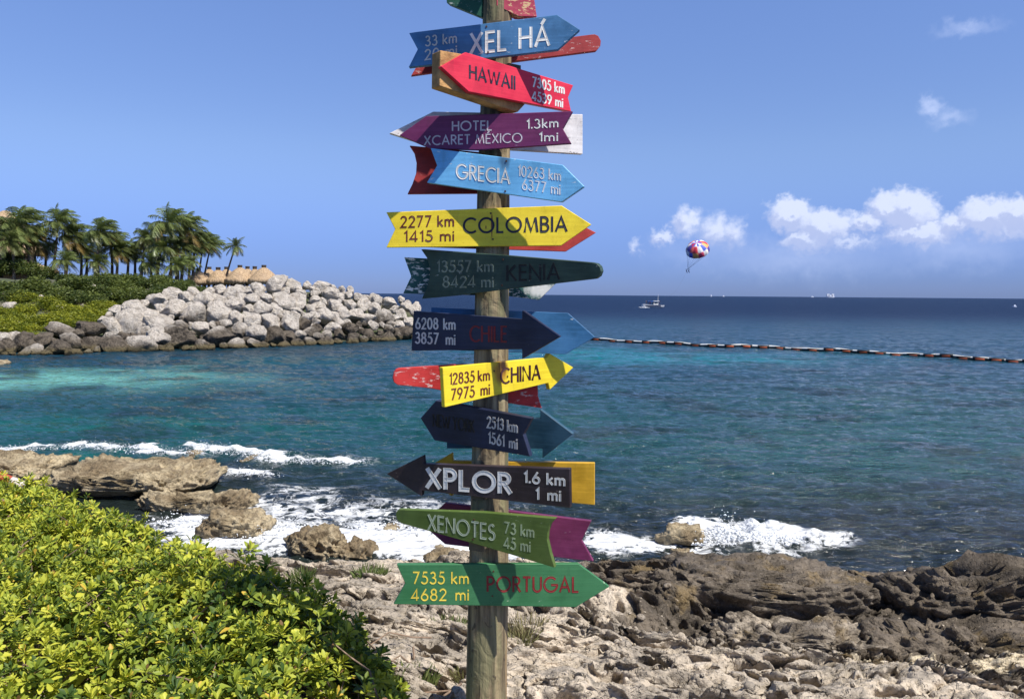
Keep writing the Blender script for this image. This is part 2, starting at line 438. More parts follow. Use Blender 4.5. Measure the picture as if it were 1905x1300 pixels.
# ------------------------------------------------------------------ rocky shore
def rock_material(name, pale=(.60, .51, .40), grey=(.33, .285, .23), dark=(.088, .072, .055), ochre=(.40, .28, .12), scale=1.0):
    m, g = material(name)
    pos = g.new('ShaderNodeNewGeometry').outputs['Position']
    dk = g.attr('dark').outputs['Fac']; sand = g.attr('sand').outputs['Fac']
    a = g.noise(pos, 1.6 * scale, 7, .65); b = g.noise(pos, 7 * scale, 6, .68, .4); f = g.noise(pos, 42 * scale, 4, .7)
    c = g.mix(g.step(a, .38, .62), pale, grey)
    c = g.mix(g.step(b, .50, .62, 0, .6), c, tuple(q * .5 for q in grey))
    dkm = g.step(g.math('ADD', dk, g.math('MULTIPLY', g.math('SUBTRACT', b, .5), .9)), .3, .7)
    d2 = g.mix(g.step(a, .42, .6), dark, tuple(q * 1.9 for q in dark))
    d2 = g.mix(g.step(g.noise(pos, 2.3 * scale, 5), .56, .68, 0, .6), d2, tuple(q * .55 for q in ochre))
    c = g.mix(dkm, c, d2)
    c = g.mix(g.step(f, .58, .72, 0, .4), c, (.07, .06, .045))
    c = g.mix(g.step(f, .42, .28, 0, .35), c, tuple(min(1, q * 1.35) for q in pale))
    sm = g.step(g.math('ADD', sand, g.math('MULTIPLY', g.math('SUBTRACT', b, .5), 1.6)), .45, .65)
    c = g.mix(sm, c, (.62, .53, .38))
    g._in(g.b.inputs['Base Color'], c); g.b.inputs['Roughness'].default_value = .9; g.b.inputs['Specular IOR Level'].default_value = .25
    h = g.math('ADD', g.math('MULTIPLY', b, 1.0), g.math('MULTIPLY', f, .4))
    pit = g.noise(pos, 24 * scale, 3, .6); h = g.math('SUBTRACT', h, g.math('MULTIPLY', g.step(pit, .54, .66), .5))
    g._in(g.b.inputs['Normal'], g.bump(h, .9, .05))
    return m
ROCK = rock_material('weathered limestone')
def ground_base(X, Y):
    zl = np.interp(Y, [1, 2, 4, 5, 7, 9, 10.2, 10.8, 11.5, 13, 20], [2.35, 2.3, 2.15, 2.0, 1.60, 1.26, 1.03, .6, -.4, -1.2, -2])
    zr = np.interp(Y, [1, 2, 5, 6, 7, 8, 9, 10, 10.7, 11.4, 13, 20], [2.1, 2.0, 1.5, 1.30, 1.08, .95, .88, .80, .5, -.5, -1.2, -2])
    k = sstep(X - (.75 + (8 - Y) * .75) + .25 * perlin(X, Y, 4.4), -.15, .25) * (1 - sstep(Y, 8.2, 8.9) * (1 - sstep(X, 1.9, 2.3)))
    return zl + (zr - zl) * k, k
def build_ground():
    d = np.concatenate([np.linspace(.6, 2.9, 14), np.geomspace(3.0, 14, 560)])
    a = np.linspace(R(-58), R(52), 640)
    X = np.tan(a)[:, None] * d[None, :] ; Y = np.broadcast_to(d[None, :], X.shape).copy()
    edge = .45 * fbm(X / 1.6, Y / 3, 6.1, 3)
    base, k = ground_base(X, Y + edge)
    wx = X + .25 * fbm(X * 1.1, Y * 1.1, 2, 3); wy = Y + .25 * fbm(X * 1.1, Y * 1.1, 5, 3)
    # tilted slabs that break off in steps towards the sea-left, karst pits, small crust
    s = (wx * .35 + wy * .9) * 1.5 + 1.1 * fbm(X * .8, Y * .8, 9, 3)
    saw = s - np.floor(s)
    slab = .25 * (np.where(saw < .86, saw / .86, (1 - saw) / .14) - .5) * sstep(fbm(X * .9, Y * .9, 31, 2), -.35, .25)
    s2 = (wx * .5 + wy * 1.0) * 4.4 + 1.6 * fbm(X * 2.2, Y * 2.2, 19, 3)
    saw2 = s2 - np.floor(s2)
    slab2 = .085 * (np.where(saw2 < .8, saw2 / .8, (1 - saw2) / .2) - .5) * sstep(fbm(X * 2, Y * 2, 41, 2), -.3, .3)
    lump = .10 * fbm(X * .9, Y * .9, 3, 3) + .045 * ridged(X * 2.6, Y * 2.6, 1.5, 4) + (.016 + .018 * k) * ridged(X * 9, Y * 11, 2, 3) + (.005 + .008 * k) * ridged(X * 24, Y * 27, 4, 2)
    w = worley(wx * 2.1, wy * 3.0); pm = sstep(fbm(X * .7, Y * .7, 22, 2), -.15, .3)
    pit = -.24 * (1 - sstep(w, .10, .30)) * pm
    w2 = worley(wx * 6.3, wy * 8.0, 7); pit2 = -.075 * (1 - sstep(w2, .12, .38))
    rough = .055 * ridged(X * 5.2, Y * 6.5, 7.7, 4) * k + .024 * fbm(X * 16, Y * 16, 3.3, 3) * (.3 + k)
    vx = X + .16 * fbm(X * 2.4, Y * 2.4, 61, 3); vy = Y + .16 * fbm(X * 2.4, Y * 2.4, 67, 3)
    p1, p2, pid = worley2(vx * 1.15, vy * 2.1, 3); q1, q2, qid = worley2(vx * 3.1, vy * 5.2, 9)
    cr = sstep(fbm(X * .8, Y * .8, 81, 2), -.15, .3)
    plate = (pid / 255.0 - .5) * .09 + .08 * (((pid * 7) % 255) / 255.0 - .3) * (vy * 2.1 % 1.0 - .5) - .17 * (1 - sstep(p2 - p1, .0, .13)) * cr
    plate += (qid / 255.0 - .5) * .025 - .06 * (1 - sstep(q2 - q1, .0, .16)) * sstep(fbm(X * 1.3, Y * 1.3, 85, 2), -.2, .25)
    lump = .5 * lump; slab2 = .42 * slab2; slab = .8 * slab; pit2 = pit2 * sstep(fbm(X * 1.4, Y * 1.4, 88, 2), -.2, .3)
    det = slab + slab2 + lump + pit + pit2 + rough + plate
    w3 = worley(wx * 13, wy * 16, 3); det = det - .03 * (1 - sstep(w3, .1, .4)) * sstep(fbm(X * 1.8, Y * 1.8, 52, 2), -.2, .3)
    det = det * (1 - .35 * sstep(Y, 10.6, 11.2))
    Z = base + det
    hd = slab + slab2 + .6 * pit + .5 * rough + .75 * plate
    Xs = X - .6 * hd; Ys = Y - 1.45 * hd
    darkz = np.clip(k * sstep(Y + .5 * fbm(X, Y, 1, 3), 6.6, 7.8) + sstep(X - .6 + .4 * fbm(X, Y, 3, 2), .1, .5) * sstep(Y + .4 * fbm(X * 1.3, Y * 1.3, 8, 2), 8.2, 8.7), 0, 1)
    darkz = np.maximum(darkz, k * (.52 + .40 * fbm(X * .8, Y * 1.4, 71, 3)))
    darkz = np.maximum(darkz, .75 * sstep(Y, 10.35, 10.9))
    sand = k * (1 - sstep(Y, 7.2, 8.0)) * sstep(fbm(X * 1.1, Y * 1.3, 14, 3), -.2, .25) * .9
    V = np.stack([Xs, Ys, Z], -1).reshape(-1, 3)
    o = mesh_np('rocky_ground', V, grid_faces(X.shape[0], X.shape[1])[:, ::-1], ROCK, smooth=True, attrs={'dark': darkz.ravel(), 'sand': sand.ravel()})
    tag(o, kind='structure')
    return BVHTree.FromPolygons([tuple(v) for v in V.tolist()], grid_faces(X.shape[0], X.shape[1]).tolist())
GB_TREE = build_ground()

def ico(sub):
    bm = bmesh.new(); bmesh.ops.create_icosphere(bm, subdivisions=sub, radius=1)
    V = np.array([v.co[:] for v in bm.verts]); F = np.array([[v.index for v in f.verts] for f in bm.faces]); bm.free()
    return V, F
ICO = {k: ico(k) for k in (4, 5, 6)}
def rock(label, cat, loc, dims, seed, sub=6, box=.62, amp=.16, undercut=.25, dark=0.0, rz=0.0, mat=None, group=None, name='rock', strata=.0, fine=1.0, lean=.0, tilt=.0):
    P, F = ICO[sub]
    P = np.sign(P) * np.abs(P) ** box
    r = .5 * np.array(dims)
    Q = P * r
    L = min(dims); sd = seed * 13.7
    nrm = P / np.linalg.norm(P, axis=1)[:, None]
    q = Q + sd
    disp = amp * (fbm(q[:, 0] * .8 / L * 1.2, q[:, 1] * .8 / L * 1.2, q[:, 2] / L * 1.2, 3)) * L
    a_ = fbm(q[:, 0] * 2.1, q[:, 1] * 2.1, q[:, 2] * 2.4, 3)
    disp += fine * .075 * np.abs(ridged(q[:, 0] * 2.6, q[:, 1] * 2.6, q[:, 2] * 3.2, 4)) ** 1.3 * (.6 + a_) + fine * .030 * ridged(q[:, 0] * 8, q[:, 1] * 8, q[:, 2] * 10, 3)
    pits = perlin(q[:, 0] * 3.4, q[:, 1] * 3.4, q[:, 2] * 4) + .5 * perlin(q[:, 0] * 8, q[:, 1] * 8, q[:, 2] * 8); disp -= fine * .13 * sstep(pits, .18, .55)
    pits = perlin(q[:, 0] * 9, q[:, 1] * 9, q[:, 2] * 11); disp -= fine * .05 * sstep(pits, .2, .5)
    if strata:
        zz = q[:, 2] * 9 + 1.5 * fbm(q[:, 0] * 1.3, q[:, 1] * 1.3, q[:, 2] * 1.3, 2); disp += strata * (np.abs(zz - np.floor(zz) - .5) - .25)
    Q = Q + nrm * disp[:, None]
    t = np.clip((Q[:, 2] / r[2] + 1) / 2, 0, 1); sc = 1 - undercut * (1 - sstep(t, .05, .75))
    Q[:, 0] *= sc; Q[:, 1] *= sc
    Q[:, 2] -= tilt * Q[:, 1]; Q[:, 1] -= lean * Q[:, 2]
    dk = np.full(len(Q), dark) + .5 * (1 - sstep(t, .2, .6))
    c, s = math.cos(rz), math.sin(rz)
    Q = np.stack([Q[:, 0] * c - Q[:, 1] * s, Q[:, 0] * s + Q[:, 1] * c, Q[:, 2]], 1)
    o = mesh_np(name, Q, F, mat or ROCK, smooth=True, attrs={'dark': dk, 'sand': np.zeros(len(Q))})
    o.location = Vector([float(v) for v in loc])
    return tag(o, label, cat, group)
OCHRE = rock_material('sea washed limestone', pale=(.45, .37, .24), grey=(.20, .15, .09), dark=(.045, .034, .022), ochre=(.42, .28, .09), scale=.9)
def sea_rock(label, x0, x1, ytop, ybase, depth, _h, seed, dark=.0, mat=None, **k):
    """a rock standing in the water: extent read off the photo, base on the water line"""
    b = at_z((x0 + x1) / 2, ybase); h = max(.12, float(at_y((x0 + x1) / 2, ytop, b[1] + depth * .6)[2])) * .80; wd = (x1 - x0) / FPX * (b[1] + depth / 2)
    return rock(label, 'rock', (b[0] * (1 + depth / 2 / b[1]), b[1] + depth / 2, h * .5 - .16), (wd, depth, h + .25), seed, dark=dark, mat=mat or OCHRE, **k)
rock('large dark grey outcrop with a smooth sloping top at the water edge', 'rock outcrop', (3.05, 9.75, .74), (2.55, 1.9, 1.05), 3, dark=.70, lean=.6, tilt=.17, rz=-.12, undercut=.14, name='rock_outcrop', amp=.10, strata=.03, box=.58, fine=.75)
rock('brown jagged outcrop at the right edge above the sea', 'rock outcrop', (5.75, 9.6, .60), (2.8, 1.9, 1.1), 5, dark=.75, lean=.55, tilt=.12, undercut=.28, name='rock_outcrop', amp=.26, strata=.09, fine=1.6, box=.55)
rock('low dark shelf of rock in front of the brown jagged outcrop', 'rock outcrop', (5.0, 8.15, .78), (2.5, 1.2, .62), 8, lean=.6, dark=.8, undercut=.35, name='rock_shelf', amp=.26, strata=.05, rz=-.1)
rock('flat dark slab lying in front of the large grey outcrop', 'rock outcrop', (3.05, 8.2, .86), (1.9, .8, .34), 9, lean=.6, dark=.55, undercut=.3, name='rock_shelf', amp=.3, strata=.05, rz=-.2)
sea_rock('long tan rock ledge reaching into the bay at the left', 120, 405, 852, 930, 2.5, .95, 11, undercut=.40, amp=.20, name='rock_ledge', strata=.08, box=.45, fine=1.25, lean=.5)
sea_rock('brown dark-sided rock ledge at the left edge of the bay', -90, 112, 842, 910, 2.2, 1.25, 12, dark=.25, undercut=.38, amp=.2, name='rock_ledge', strata=.08, box=.45, fine=1.25, lean=.5)
sea_rock('low tan ledge awash with foam below the long ledge', 265, 470, 912, 950, .9, .55, 14, undercut=.3, amp=.28, name='rock_ledge', strata=.05, box=.5, fine=1.2, lean=.4)
sea_rock('big brown rounded rock in the surf beside the bush', 380, 500, 942, 1006, .9, .78, 15, dark=.22, lean=.3, undercut=.2, amp=.18)
sea_rock('brown block of rock in white surf left of the signpost', 538, 640, 980, 1042, .8, .72, 16, dark=.2, lean=.3, undercut=.22, amp=.14)
sea_rock('small dark rock with water running off it beside the brown block', 640, 690, 1002, 1042, .7, .36, 17, dark=.35, undercut=.2)
sea_rock('tan rock sticking out of the foam right of the signpost', 1232, 1302, 976, 1012, .6, .52, 18, dark=.05, undercut=.2, sub=5)
sea_rock('small tan rock low in the foam near the grey outcrop', 1252, 1288, 1018, 1040, .5, .3, 19, undercut=.2, sub=5)
sea_rock('little brown rock tip in the foam just left of the post', 715, 742, 972, 988, .4, .22, 20, sub=4, fine=.5)
sea_rock('low ochre rock in the foam behind the post', 795, 862, 1018, 1042, .6, .24, 21, sub=5, fine=.7)
sea_rock('dark rock showing through a small breaker in the bay', 345, 378, 836, 852, .9, .3, 22, dark=.5, sub=5, fine=.7)
sea_rock('low dark rock under the foam crest in the bay', 452, 500, 848, 862, .9, .26, 23, dark=.5, sub=5, fine=.7)
sea_rock('single yellowish stone in shallow water at the far left', -8, 14, 668, 678, 1.2, .5, 24, sub=4, fine=.7)

# ------------------------------------------------------------------ the sign post
AX = [(1480, 902, 39), (1250, 905, 37.5), (1150, 907, 37), (1000, 910, 36), (850, 911.5, 34), (700, 913.5, 32), (540, 915.5, 31), (360, 918, 30), (190, 922, 28.5), (20, 925, 27), (-160, 928, 26)]
POLE_Y = 4.0
def build_post():
    ys = np.array([a[0] for a in AX][::-1], float); xs = np.array([a[1] for a in AX][::-1]); rs = np.array([a[2] for a in AX][::-1])
    n, m = 40, 220
    V = np.zeros((n, m, 3)); th = np.linspace(0, 2 * np.pi, n, endpoint=False)
    for j, py in enumerate(np.linspace(-160, 1480, m)):
        px = np.interp(py, ys, xs); r = np.interp(py, ys, rs)
        c = at_y(px, py, POLE_Y); e = at_y(px + r, py, POLE_Y); rad = np.linalg.norm(e - c)
        k = 1 + .030 * perlin(np.cos(th) * 2.2, np.sin(th) * 2.2, c[2] * .8) + .016 * perlin(np.cos(th) * 7, np.sin(th) * 7, c[2] * 1.3) + .012 * perlin(np.cos(th) * 3, np.sin(th) * 3, c[2] * 6)
        k -= .10 * np.exp(-((((th + .95 + np.pi) % (2 * np.pi)) - np.pi) / .07) ** 2)     # a long drying crack facing the camera
        V[:, j] = c + rad * np.stack([np.cos(th) * k, np.sin(th) * k, 0 * th], 1)
    m_, g = material('weathered post timber')
    pos = g.new('ShaderNodeNewGeometry').outputs['Position']
    gr = g.noise(g.mapping(pos, (26, 26, 1.6)), 1.0, 6, .65, .3); big = g.noise(g.mapping(pos, (7, 7, 2)), 1.0, 5, .6); knot = g.noise(g.mapping(pos, (14, 14, 9)), 1, 3, .5, 1.5)
    c = g.mix(g.step(gr, .35, .65), (.085, .06, .034), (.34, .265, .15))
    c = g.mix(g.step(big, .48, .62, 0, .6), c, (.17, .175, .085))
    c = g.mix(g.step(g.noise(g.mapping(pos, (9, 9, 1.1)), 1.3, 4), .58, .66, 0, .6), c, (.34, .19, .07))
    c = g.mix(g.step(knot, .64, .70, 0, .8), c, (.05, .038, .025))
    g._in(g.b.inputs['Base Color'], c); g.b.inputs['Roughness'].default_value = .85
    g._in(g.b.inputs['Normal'], g.bump(g.math('ADD', gr, knot), .9, .012))
    o = mesh_np('sign_post', V.reshape(-1, 3), grid_faces(n, m, 0, True), m_, smooth=True)
    tag(o, 'tall weathered round timber post carrying all the painted arrow signs', 'post')
build_post()

def axis_pt(py):
    ys = [a[0] for a in AX][::-1]; px = np.interp(py, ys, [a[1] for a in AX][::-1]); r = np.interp(py, ys, [a[2] for a in AX][::-1])
    c = at_y(px, py, POLE_Y); e = at_y(px + r, py, POLE_Y)
    return c, np.linalg.norm(e - c)

# --- a single-line alphabet of round geometric capitals, drawn as carved strokes
def arc(cx, cy, rx, ry, a0, a1, n=14):
    return [(cx + rx * math.cos(R(a)), cy + ry * math.sin(R(a))) for a in np.linspace(a0, a1, n)]
GL = {
 'A': (.74, [[(0, 0), (.37, 1), (.74, 0)], [(.13, .32), (.61, .32)]]),
 'B': (.5, [[(0, 0), (0, 1), (.22, 1)] + arc(.22, .765, .235, .235, 90, -90, 9) + [(0, .53)], [(.2, .53)] + arc(.235, .265, .265, .265, 90, -90, 10) + [(0, 0)]]),
 'C': (.80, [arc(.5, .5, .5, .5, 52, 308, 20)]),
 'E': (.42, [[(.42, 1), (0, 1), (0, 0), (.42, 0)], [(0, .53), (.38, .53)]]),
 'G': (.95, [arc(.5, .5, .5, .5, 48, 350, 22) + [(.98, .47), (.56, .47)]]),
 'H': (.62, [[(0, 0), (0, 1)], [(.62, 0), (.62, 1)], [(0, .53), (.62, .53)]]),
 'I': (.0, [[(0, 0), (0, 1)]]),
 'K': (.58, [[(0, 0), (0, 1)], [(.52, 1), (0, .45)], [(.12, .57), (.58, 0)]]),
 'L': (.38, [[(0, 1), (0, 0), (.38, 0)]]),
 'M': (.88, [[(0, 0), (.13, 1), (.44, .08), (.75, 1), (.88, 0)]]),
 'N': (.68, [[(0, 0), (0, 1), (.68, 0), (.68, 1)]]),
 'O': (1.0, [arc(.5, .5, .5, .5, 0, 360, 28)]),
 'P': (.48, [[(0, 0), (0, 1), (.22, 1)] + arc(.22, .74, .26, .26, 90, -90, 10) + [(0, .48)]]),
 'R': (.52, [[(0, 0), (0, 1), (.22, 1)] + arc(.22, .75, .25, .25, 90, -90, 10) + [(0, .5)], [(.2, .5), (.52, 0)]]),
 'S': (.48, [arc(.24, .755, .21, .245, 40, 250, 11) + arc(.24, .255, .24, .255, 80, -140, 12)]),
 'T': (.52, [[(0, 1), (.52, 1)], [(.26, 1), (.26, 0)]]),
 'U': (.58, [[(0, 1), (0, .29)] + arc(.29, .29, .29, .29, 180, 360, 12) + [(.58, 1)]]),
 'W': (1.1, [[(0, 1), (.28, 0), (.55, .95), (.82, 0), (1.1, 1)]]),
 'X': (.62, [[(0, 0), (.60, 1)], [(.02, 1), (.62, 0)]]),
 'Y': (.6, [[(0, 1), (.3, .48), (.6, 1)], [(.3, .48), (.3, 0)]]),
 '0': (.52, [arc(.26, .5, .26, .5, 0, 360, 22)]),
 '1': (.17, [[(0, .8), (.17, 1), (.17, 0)]]),
 '2': (.5, [arc(.25, .73, .24, .27, 165, -25, 10) + [(.02, 0), (.5, 0)]]),
 '3': (.48, [arc(.22, .765, .2, .235, 150, -80, 10) + arc(.22, .27, .26, .27, 75, -150, 11)]),
 '4': (.56, [[(.42, 0), (.42, 1), (0, .24), (.56, .24)]]),
 '5': (.48, [[(.43, 1), (.15, 1), (.07, .57)] + arc(.2, .32, .28, .32, 115, -145, 12)]),
 '6': (.52, [[(.36, 1), (.05, .46)] + arc(.26, .28, .26, .28, 150, 510, 18)]),
 '7': (.5, [[(0, 1), (.48, 1), (.12, 0)]]),
 '8': (.5, [arc(.25, .765, .2, .235, -90, 270, 14), arc(.25, .27, .25, .265, 90, 450, 16)]),
 '9': (.52, [[(.16, 0), (.47, .54)] + arc(.26, .72, .26, .28, -30, 330, 18)]),
 'k': (.42, [[(0, 0), (0, 1)], [(.38, .6), (0, .26)], [(.11, .36), (.42, 0)]]),
 'm': (.74, [[(0, 0), (0, .62)], [(0, .42)] + arc(.185, .42, .185, .2, 180, 0, 9) + [(.37, 0)], [(.37, .42)] + arc(.555, .42, .185, .2, 180, 0, 9) + [(.74, 0)]]),
 'i': (.0, [[(0, 0), (0, .62)], [(-.01, .82), (.01, .90)]]),
 '.': (.0, [[(0, -.01), (0, .08)]]),
}
GL['\u00c1'] = (GL['A'][0], GL['A'][1] + [[(.34, 1.12), (.5, 1.34)]])
GL['\u00c9'] = (GL['E'][0], GL['E'][1] + [[(.14, 1.12), (.3, 1.34)]])
def text_strokes(s, gap=.21, space=.42):
    x, out, wi = 0.0, [], 0
    for ch in s:
        if ch == ' ': x += space; wi += 1; continue
        w, st = GL[ch]
        for p in st: out.append((wi, [(x + a, b) for a, b in p]))
        x += w + gap
    return out, x - gap
def lettering(name, specs, p0, n, mat, parent, word=0):
    """specs: (text, x0, y0, x1, y1, cap, weight): base line from/to and capital height read off the photo, carved on the sign's plane"""
    VV, FF, k = [], [], 0
    nn = np.array(n)
    for sp in specs:
        s, x0, y0, x1, y1, cap, wt = sp[:7]; space = sp[7] if len(sp) > 7 else .42
        st, W = text_strokes(s, .21 + wt * .35, space)
        b0 = np.array([x0, y0], float); u = (np.array([x1, y1], float) - b0) / W; v = np.array([0, -cap], float)
        hw = wt * cap * .5
        for wi, q in st:
            if wi != word: continue
            P = np.array([b0 + u * a + v * b for a, b in q])
            keep = [0] + [i for i in range(1, len(P)) if np.linalg.norm(P[i] - P[i - 1]) > .05]
            P = P[keep]
            D = np.diff(P, axis=0); D /= np.linalg.norm(D, axis=1)[:, None]
            closed = np.linalg.norm(P[0] - P[-1]) < .3
            Nn = np.stack([-D[:, 1], D[:, 0]], 1)
            off = np.zeros_like(P)
            for i in range(len(P)):
                a_, b_ = (Nn[i - 1] if i > 0 else (Nn[-1] if closed else Nn[0])), (Nn[i] if i < len(D) else (Nn[0] if closed else Nn[-1]))
                mm = a_ + b_; l = np.linalg.norm(mm)
                if l < .5: mm = b_ * 1.0
                else: mm = mm / l / max(.45, l / 2)
                off[i] = mm * hw
            if not closed:
                P[0] = P[0] - D[0] * hw * .5; P[-1] = P[-1] + D[-1] * hw * .5
            prof = [(-1, 0), (-1, .0016), (0, .0004), (1, .0016), (1, 0)]
            m = len(P); rows = []
            jit = .00006 * (len(VV) % 7)
            for (t, hgt) in prof:
                for i in range(m):
                    c = P[i] + off[i] * t
                    rows.append(at_plane(c[0], c[1], p0, nn) + nn * ((hgt + jit + .0002) if hgt else -.001))
            VV.append(np.array(rows)); f = grid_faces(5, m, k)
            FF.append(f)
            if not closed:
                for e in (0, m - 1):
                    FF.append(np.array([[k + e, k + m + e, k + 2 * m + e, k + 2 * m + e], [k + 2 * m + e, k + 3 * m + e, k + 4 * m + e, k + 4 * m + e], [k + e, k + 2 * m + e, k + 4 * m + e, k + 4 * m + e]]))
            k += 5 * m
    return tris_safe(name, np.vstack(VV), np.vstack(FF), mat, parent)

INK = {}
def ink(col):
    if col not in INK:
        INK[col] = paint('letter paint', col, wear=.6, under=tuple(c * .6 + .05 for c in col), fade=.25)
    return INK[col]
SPACER = plain('spacer timber', (.10, .08, .05), .85, .3, 20)
SCREW = plain('rusty screw', (.10, .05, .03), .6, .3, 60, metal=.4)
def sign(label, outline, mat, yaw=0.0, lean=0.0, back=False, out=0.0, thick=.028, texts=(), screws=(), name='arrow_sign', cy=None):
    """outline in photo pixels -> a plank at its own place before or behind the post"""
    ys = [p[1] for p in outline]; mid = cy if cy is not None else .5 * (min(ys) + max(ys))
    c, r = axis_pt(mid)
    n = np.array([math.sin(R(yaw)) * math.cos(R(lean)), -math.cos(R(yaw)) * math.cos(R(lean)), math.sin(R(lean))])
    p0 = c - n * (r + out - .004) if back else c + n * (r + out + thick - .004)
    # round off jagged picked points a little: keep as is, they are the saw cuts
    W = np.array([at_plane(x, y, p0, n) for x, y in outline])
    cen = W.mean(0)
    root = thing(name, label, 'sign', cen)
    bm = bmesh.new()
    f = [bm.verts.new(Vector(w - cen)) for w in W]; b = [bm.verts.new(Vector(w - cen - n * thick)) for w in W]
    bm.faces.new(f); bm.faces.new(b[::-1])
    for i in range(len(f)):
        j = (i + 1) % len(f); bm.faces.new((f[i], b[i], b[j], f[j]))
    bmesh.ops.recalc_face_normals(bm, faces=bm.faces)
    bmesh.ops.bevel(bm, geom=[e for e in bm.edges if e.calc_face_angle(0) > .6], offset=.0022, segments=1, affect='EDGES', clamp_overlap=True)
    obj('board', bm, mat, root)
    if out > .015 and not back:               # wooden packing block between plank and post
        q = c + n * (r - .01) - cen; q2 = c + n * (r + out - .003) - cen; tdir = np.cross(n, [0, 0, 1.0])
        bb = MB(); hw, hh = .035, .05
        bb.add([p + tdir * a * hw + np.array([0, 0, b_ * hh]) for p in (q, q2) for a in (-1, 1) for b_ in (-1, 1)], [(0, 1, 3, 2), (4, 6, 7, 5), (0, 4, 5, 1), (2, 3, 7, 6), (0, 2, 6, 4), (1, 5, 7, 3)])
        bb.build('spacer_block', SPACER, root)
    for (nm, col, specs) in texts:
        for sp in specs:                       # every line of writing is a part of its own
            for wi, wd in enumerate(sp[0].split(' ')):
                nm2 = nm if nm == 'place_name' else 'distance_number' if wd[0].isdigit() else 'distance_unit'
                o = lettering(nm2, [sp], p0, n, ink(col), root, wi)
                o.data.transform(Matrix.Translation(Vector(-cen)))
    for (x, y) in screws:
        w = at_plane(x, y, p0, n) - cen
        V, F = tube([w - n * .004, w + n * .003], .0045, 8)
        tris_safe('screw', V, F, SCREW, root)
    return root
W_, CREAM, GREYW = (.78, .76, .70), (.72, .68, .56), (.50, .47, .46)
def wpt(x, y):
    p = at_y(x, y, 3.9); return p[0], p[2]
RUST = (.16, .035, .015)
# top pair
sign('green board with white specks cut off by the top of the picture', [(826, -60), (831, 6), (897, 33), (899, -60)], paint('dark green paint', (.025, .12, .07), .8, (.55, .58, .5)), yaw=-18, thick=.045, back=False, out=-.06, cy=0)
sign('crimson board with peeling paint cut off by the top of the picture', [(923, -70), (924, 11), (965, 31), (999, 32), (984, -70)], paint('crimson paint', (.42, .03, .07), .95, (.55, .36, .18)), yaw=22, thick=.05, cy=0, out=-.05)
sign('blue board added unseen on the post above the picture edge to shade the signs below', [(750, -120), (958, -132), (962, -52), (750, -44)], paint('sky blue paint', (.06, .22, .45), .5), yaw=-3, out=.23)  # out-of-view board, added to throw a shadow on the XEL HA sign
# front planks
c_, s_ = wpt(915, 420)
sign('mid blue arrow sign lettered XEL H\u00c1 pointing right', [(761, 62), (773, 60), (1036.5, 28), (1079, 55.5), (1037.7, 93), (900, 109), (760, 125.6), (777, 92)],
     paint('mid blue paint', (.055, .18, .36), .5, (.55, .58, .6)), yaw=-4, out=.075,
     texts=[('place_name', W_, [('XEL H\u00c1', 876, 100, 1021, 84.3, 36, .15, .55)]),
            ('distance_figures', (.62, .60, .55), [('33 km', 792, 86.5, 849, 79.6, 18, .14), ('20 mi', 791, 112, 849, 102.5, 18, .14)])], screws=[(905, 50), (908, 98)])
sign('red arrow sign lettered HAWAII pointing left', [(820, 124), (866, 97.5), (1066.7, 159), (1057, 181.6), (1063, 208), (872, 171)],
     paint('bright red paint', (.66, .016, .05), .25, (.7, .4, .35), fade=.15), yaw=36, out=.085,
     texts=[('place_name', (.012, .012, .035), [('HAWAII', 874, 146, 957, 166.5, 24, .13)]),
            ('distance_figures', W_, [('7305 km', 991, 161.5, 1049, 174.8, 17.5, .15), ('4539 mi', 990, 186.8, 1046, 200, 17, .15)])])
sign('purple arrow sign lettered HOTEL XCARET M\u00c9XICO pointing left', [(742.6, 252), (792.6, 216.6), (1065.5, 207), (1047, 239.5), (1063, 267), (890, 279), (800, 276.5)],
     paint('purple paint', (.15, .017, .088), .3, (.4, .3, .38), fade=.2), yaw=-8, out=.05,
     texts=[('place_name', (.60, .52, .56), [('HOTEL', 842, 243.3, 914, 242, 16.5, .16), ('XCARET M\u00c9XICO', 790, 270.2, 971, 264.4, 16.3, .15)]),
            ('distance_figures', W_, [('1.3km', 981, 239.3, 1038, 236.5, 16, .17), ('1mi', 1004, 263, 1037, 262.2, 15.5, .17)])])
sign('light blue arrow sign lettered GRECIA pointing right', [(801, 275.7), (946, 294), (1047, 307), (1087, 347), (1045, 376), (794, 340), (813, 308)],
     paint('light blue paint', (.16, .47, .78), .55, (.6, .66, .7), stains=[(*wpt(938, 305), .035, .06, (.05, .09, .14), .7)], fade=.2), yaw=-14, out=.085,
     texts=[('place_name', W_, [('GRECIA', 850, 331.3, 948, 342, 26, .14)]),
            ('distance_figures', (.66, .68, .70), [('10263 km', 965, 327.2, 1043, 336, 19, .13), ('6377 mi', 972.5, 352.3, 1042, 362, 19, .13)])], screws=[(942, 300), (940, 356)])
sign('yellow arrow sign lettered COLOMBIA pointing right', [(718.5, 395), (1045, 382.7), (1100.5, 418), (1044, 457), (718.5, 460.4), (735, 426.6)],
     paint('yellow paint', (.80, .60, .025), .4, (.5, .42, .2), stains=[(*wpt(915, 420), .006, .075, RUST, .95), (*wpt(904, 423), .005, .012, RUST, .8)], fade=.12), yaw=0,
     texts=[('place_name', (.015, .012, .03), [('COLOMBIA', 863, 433.2, 1054, 430, 26.5, .15)]),
            ('distance_figures', (.13, .015, .015), [('2277 km', 746, 422.8, 843.5, 420.6, 19.5, .14), ('1415 mi', 753, 449.5, 843.5, 448, 19, .14)])], screws=[(917, 445), (913, 397)])
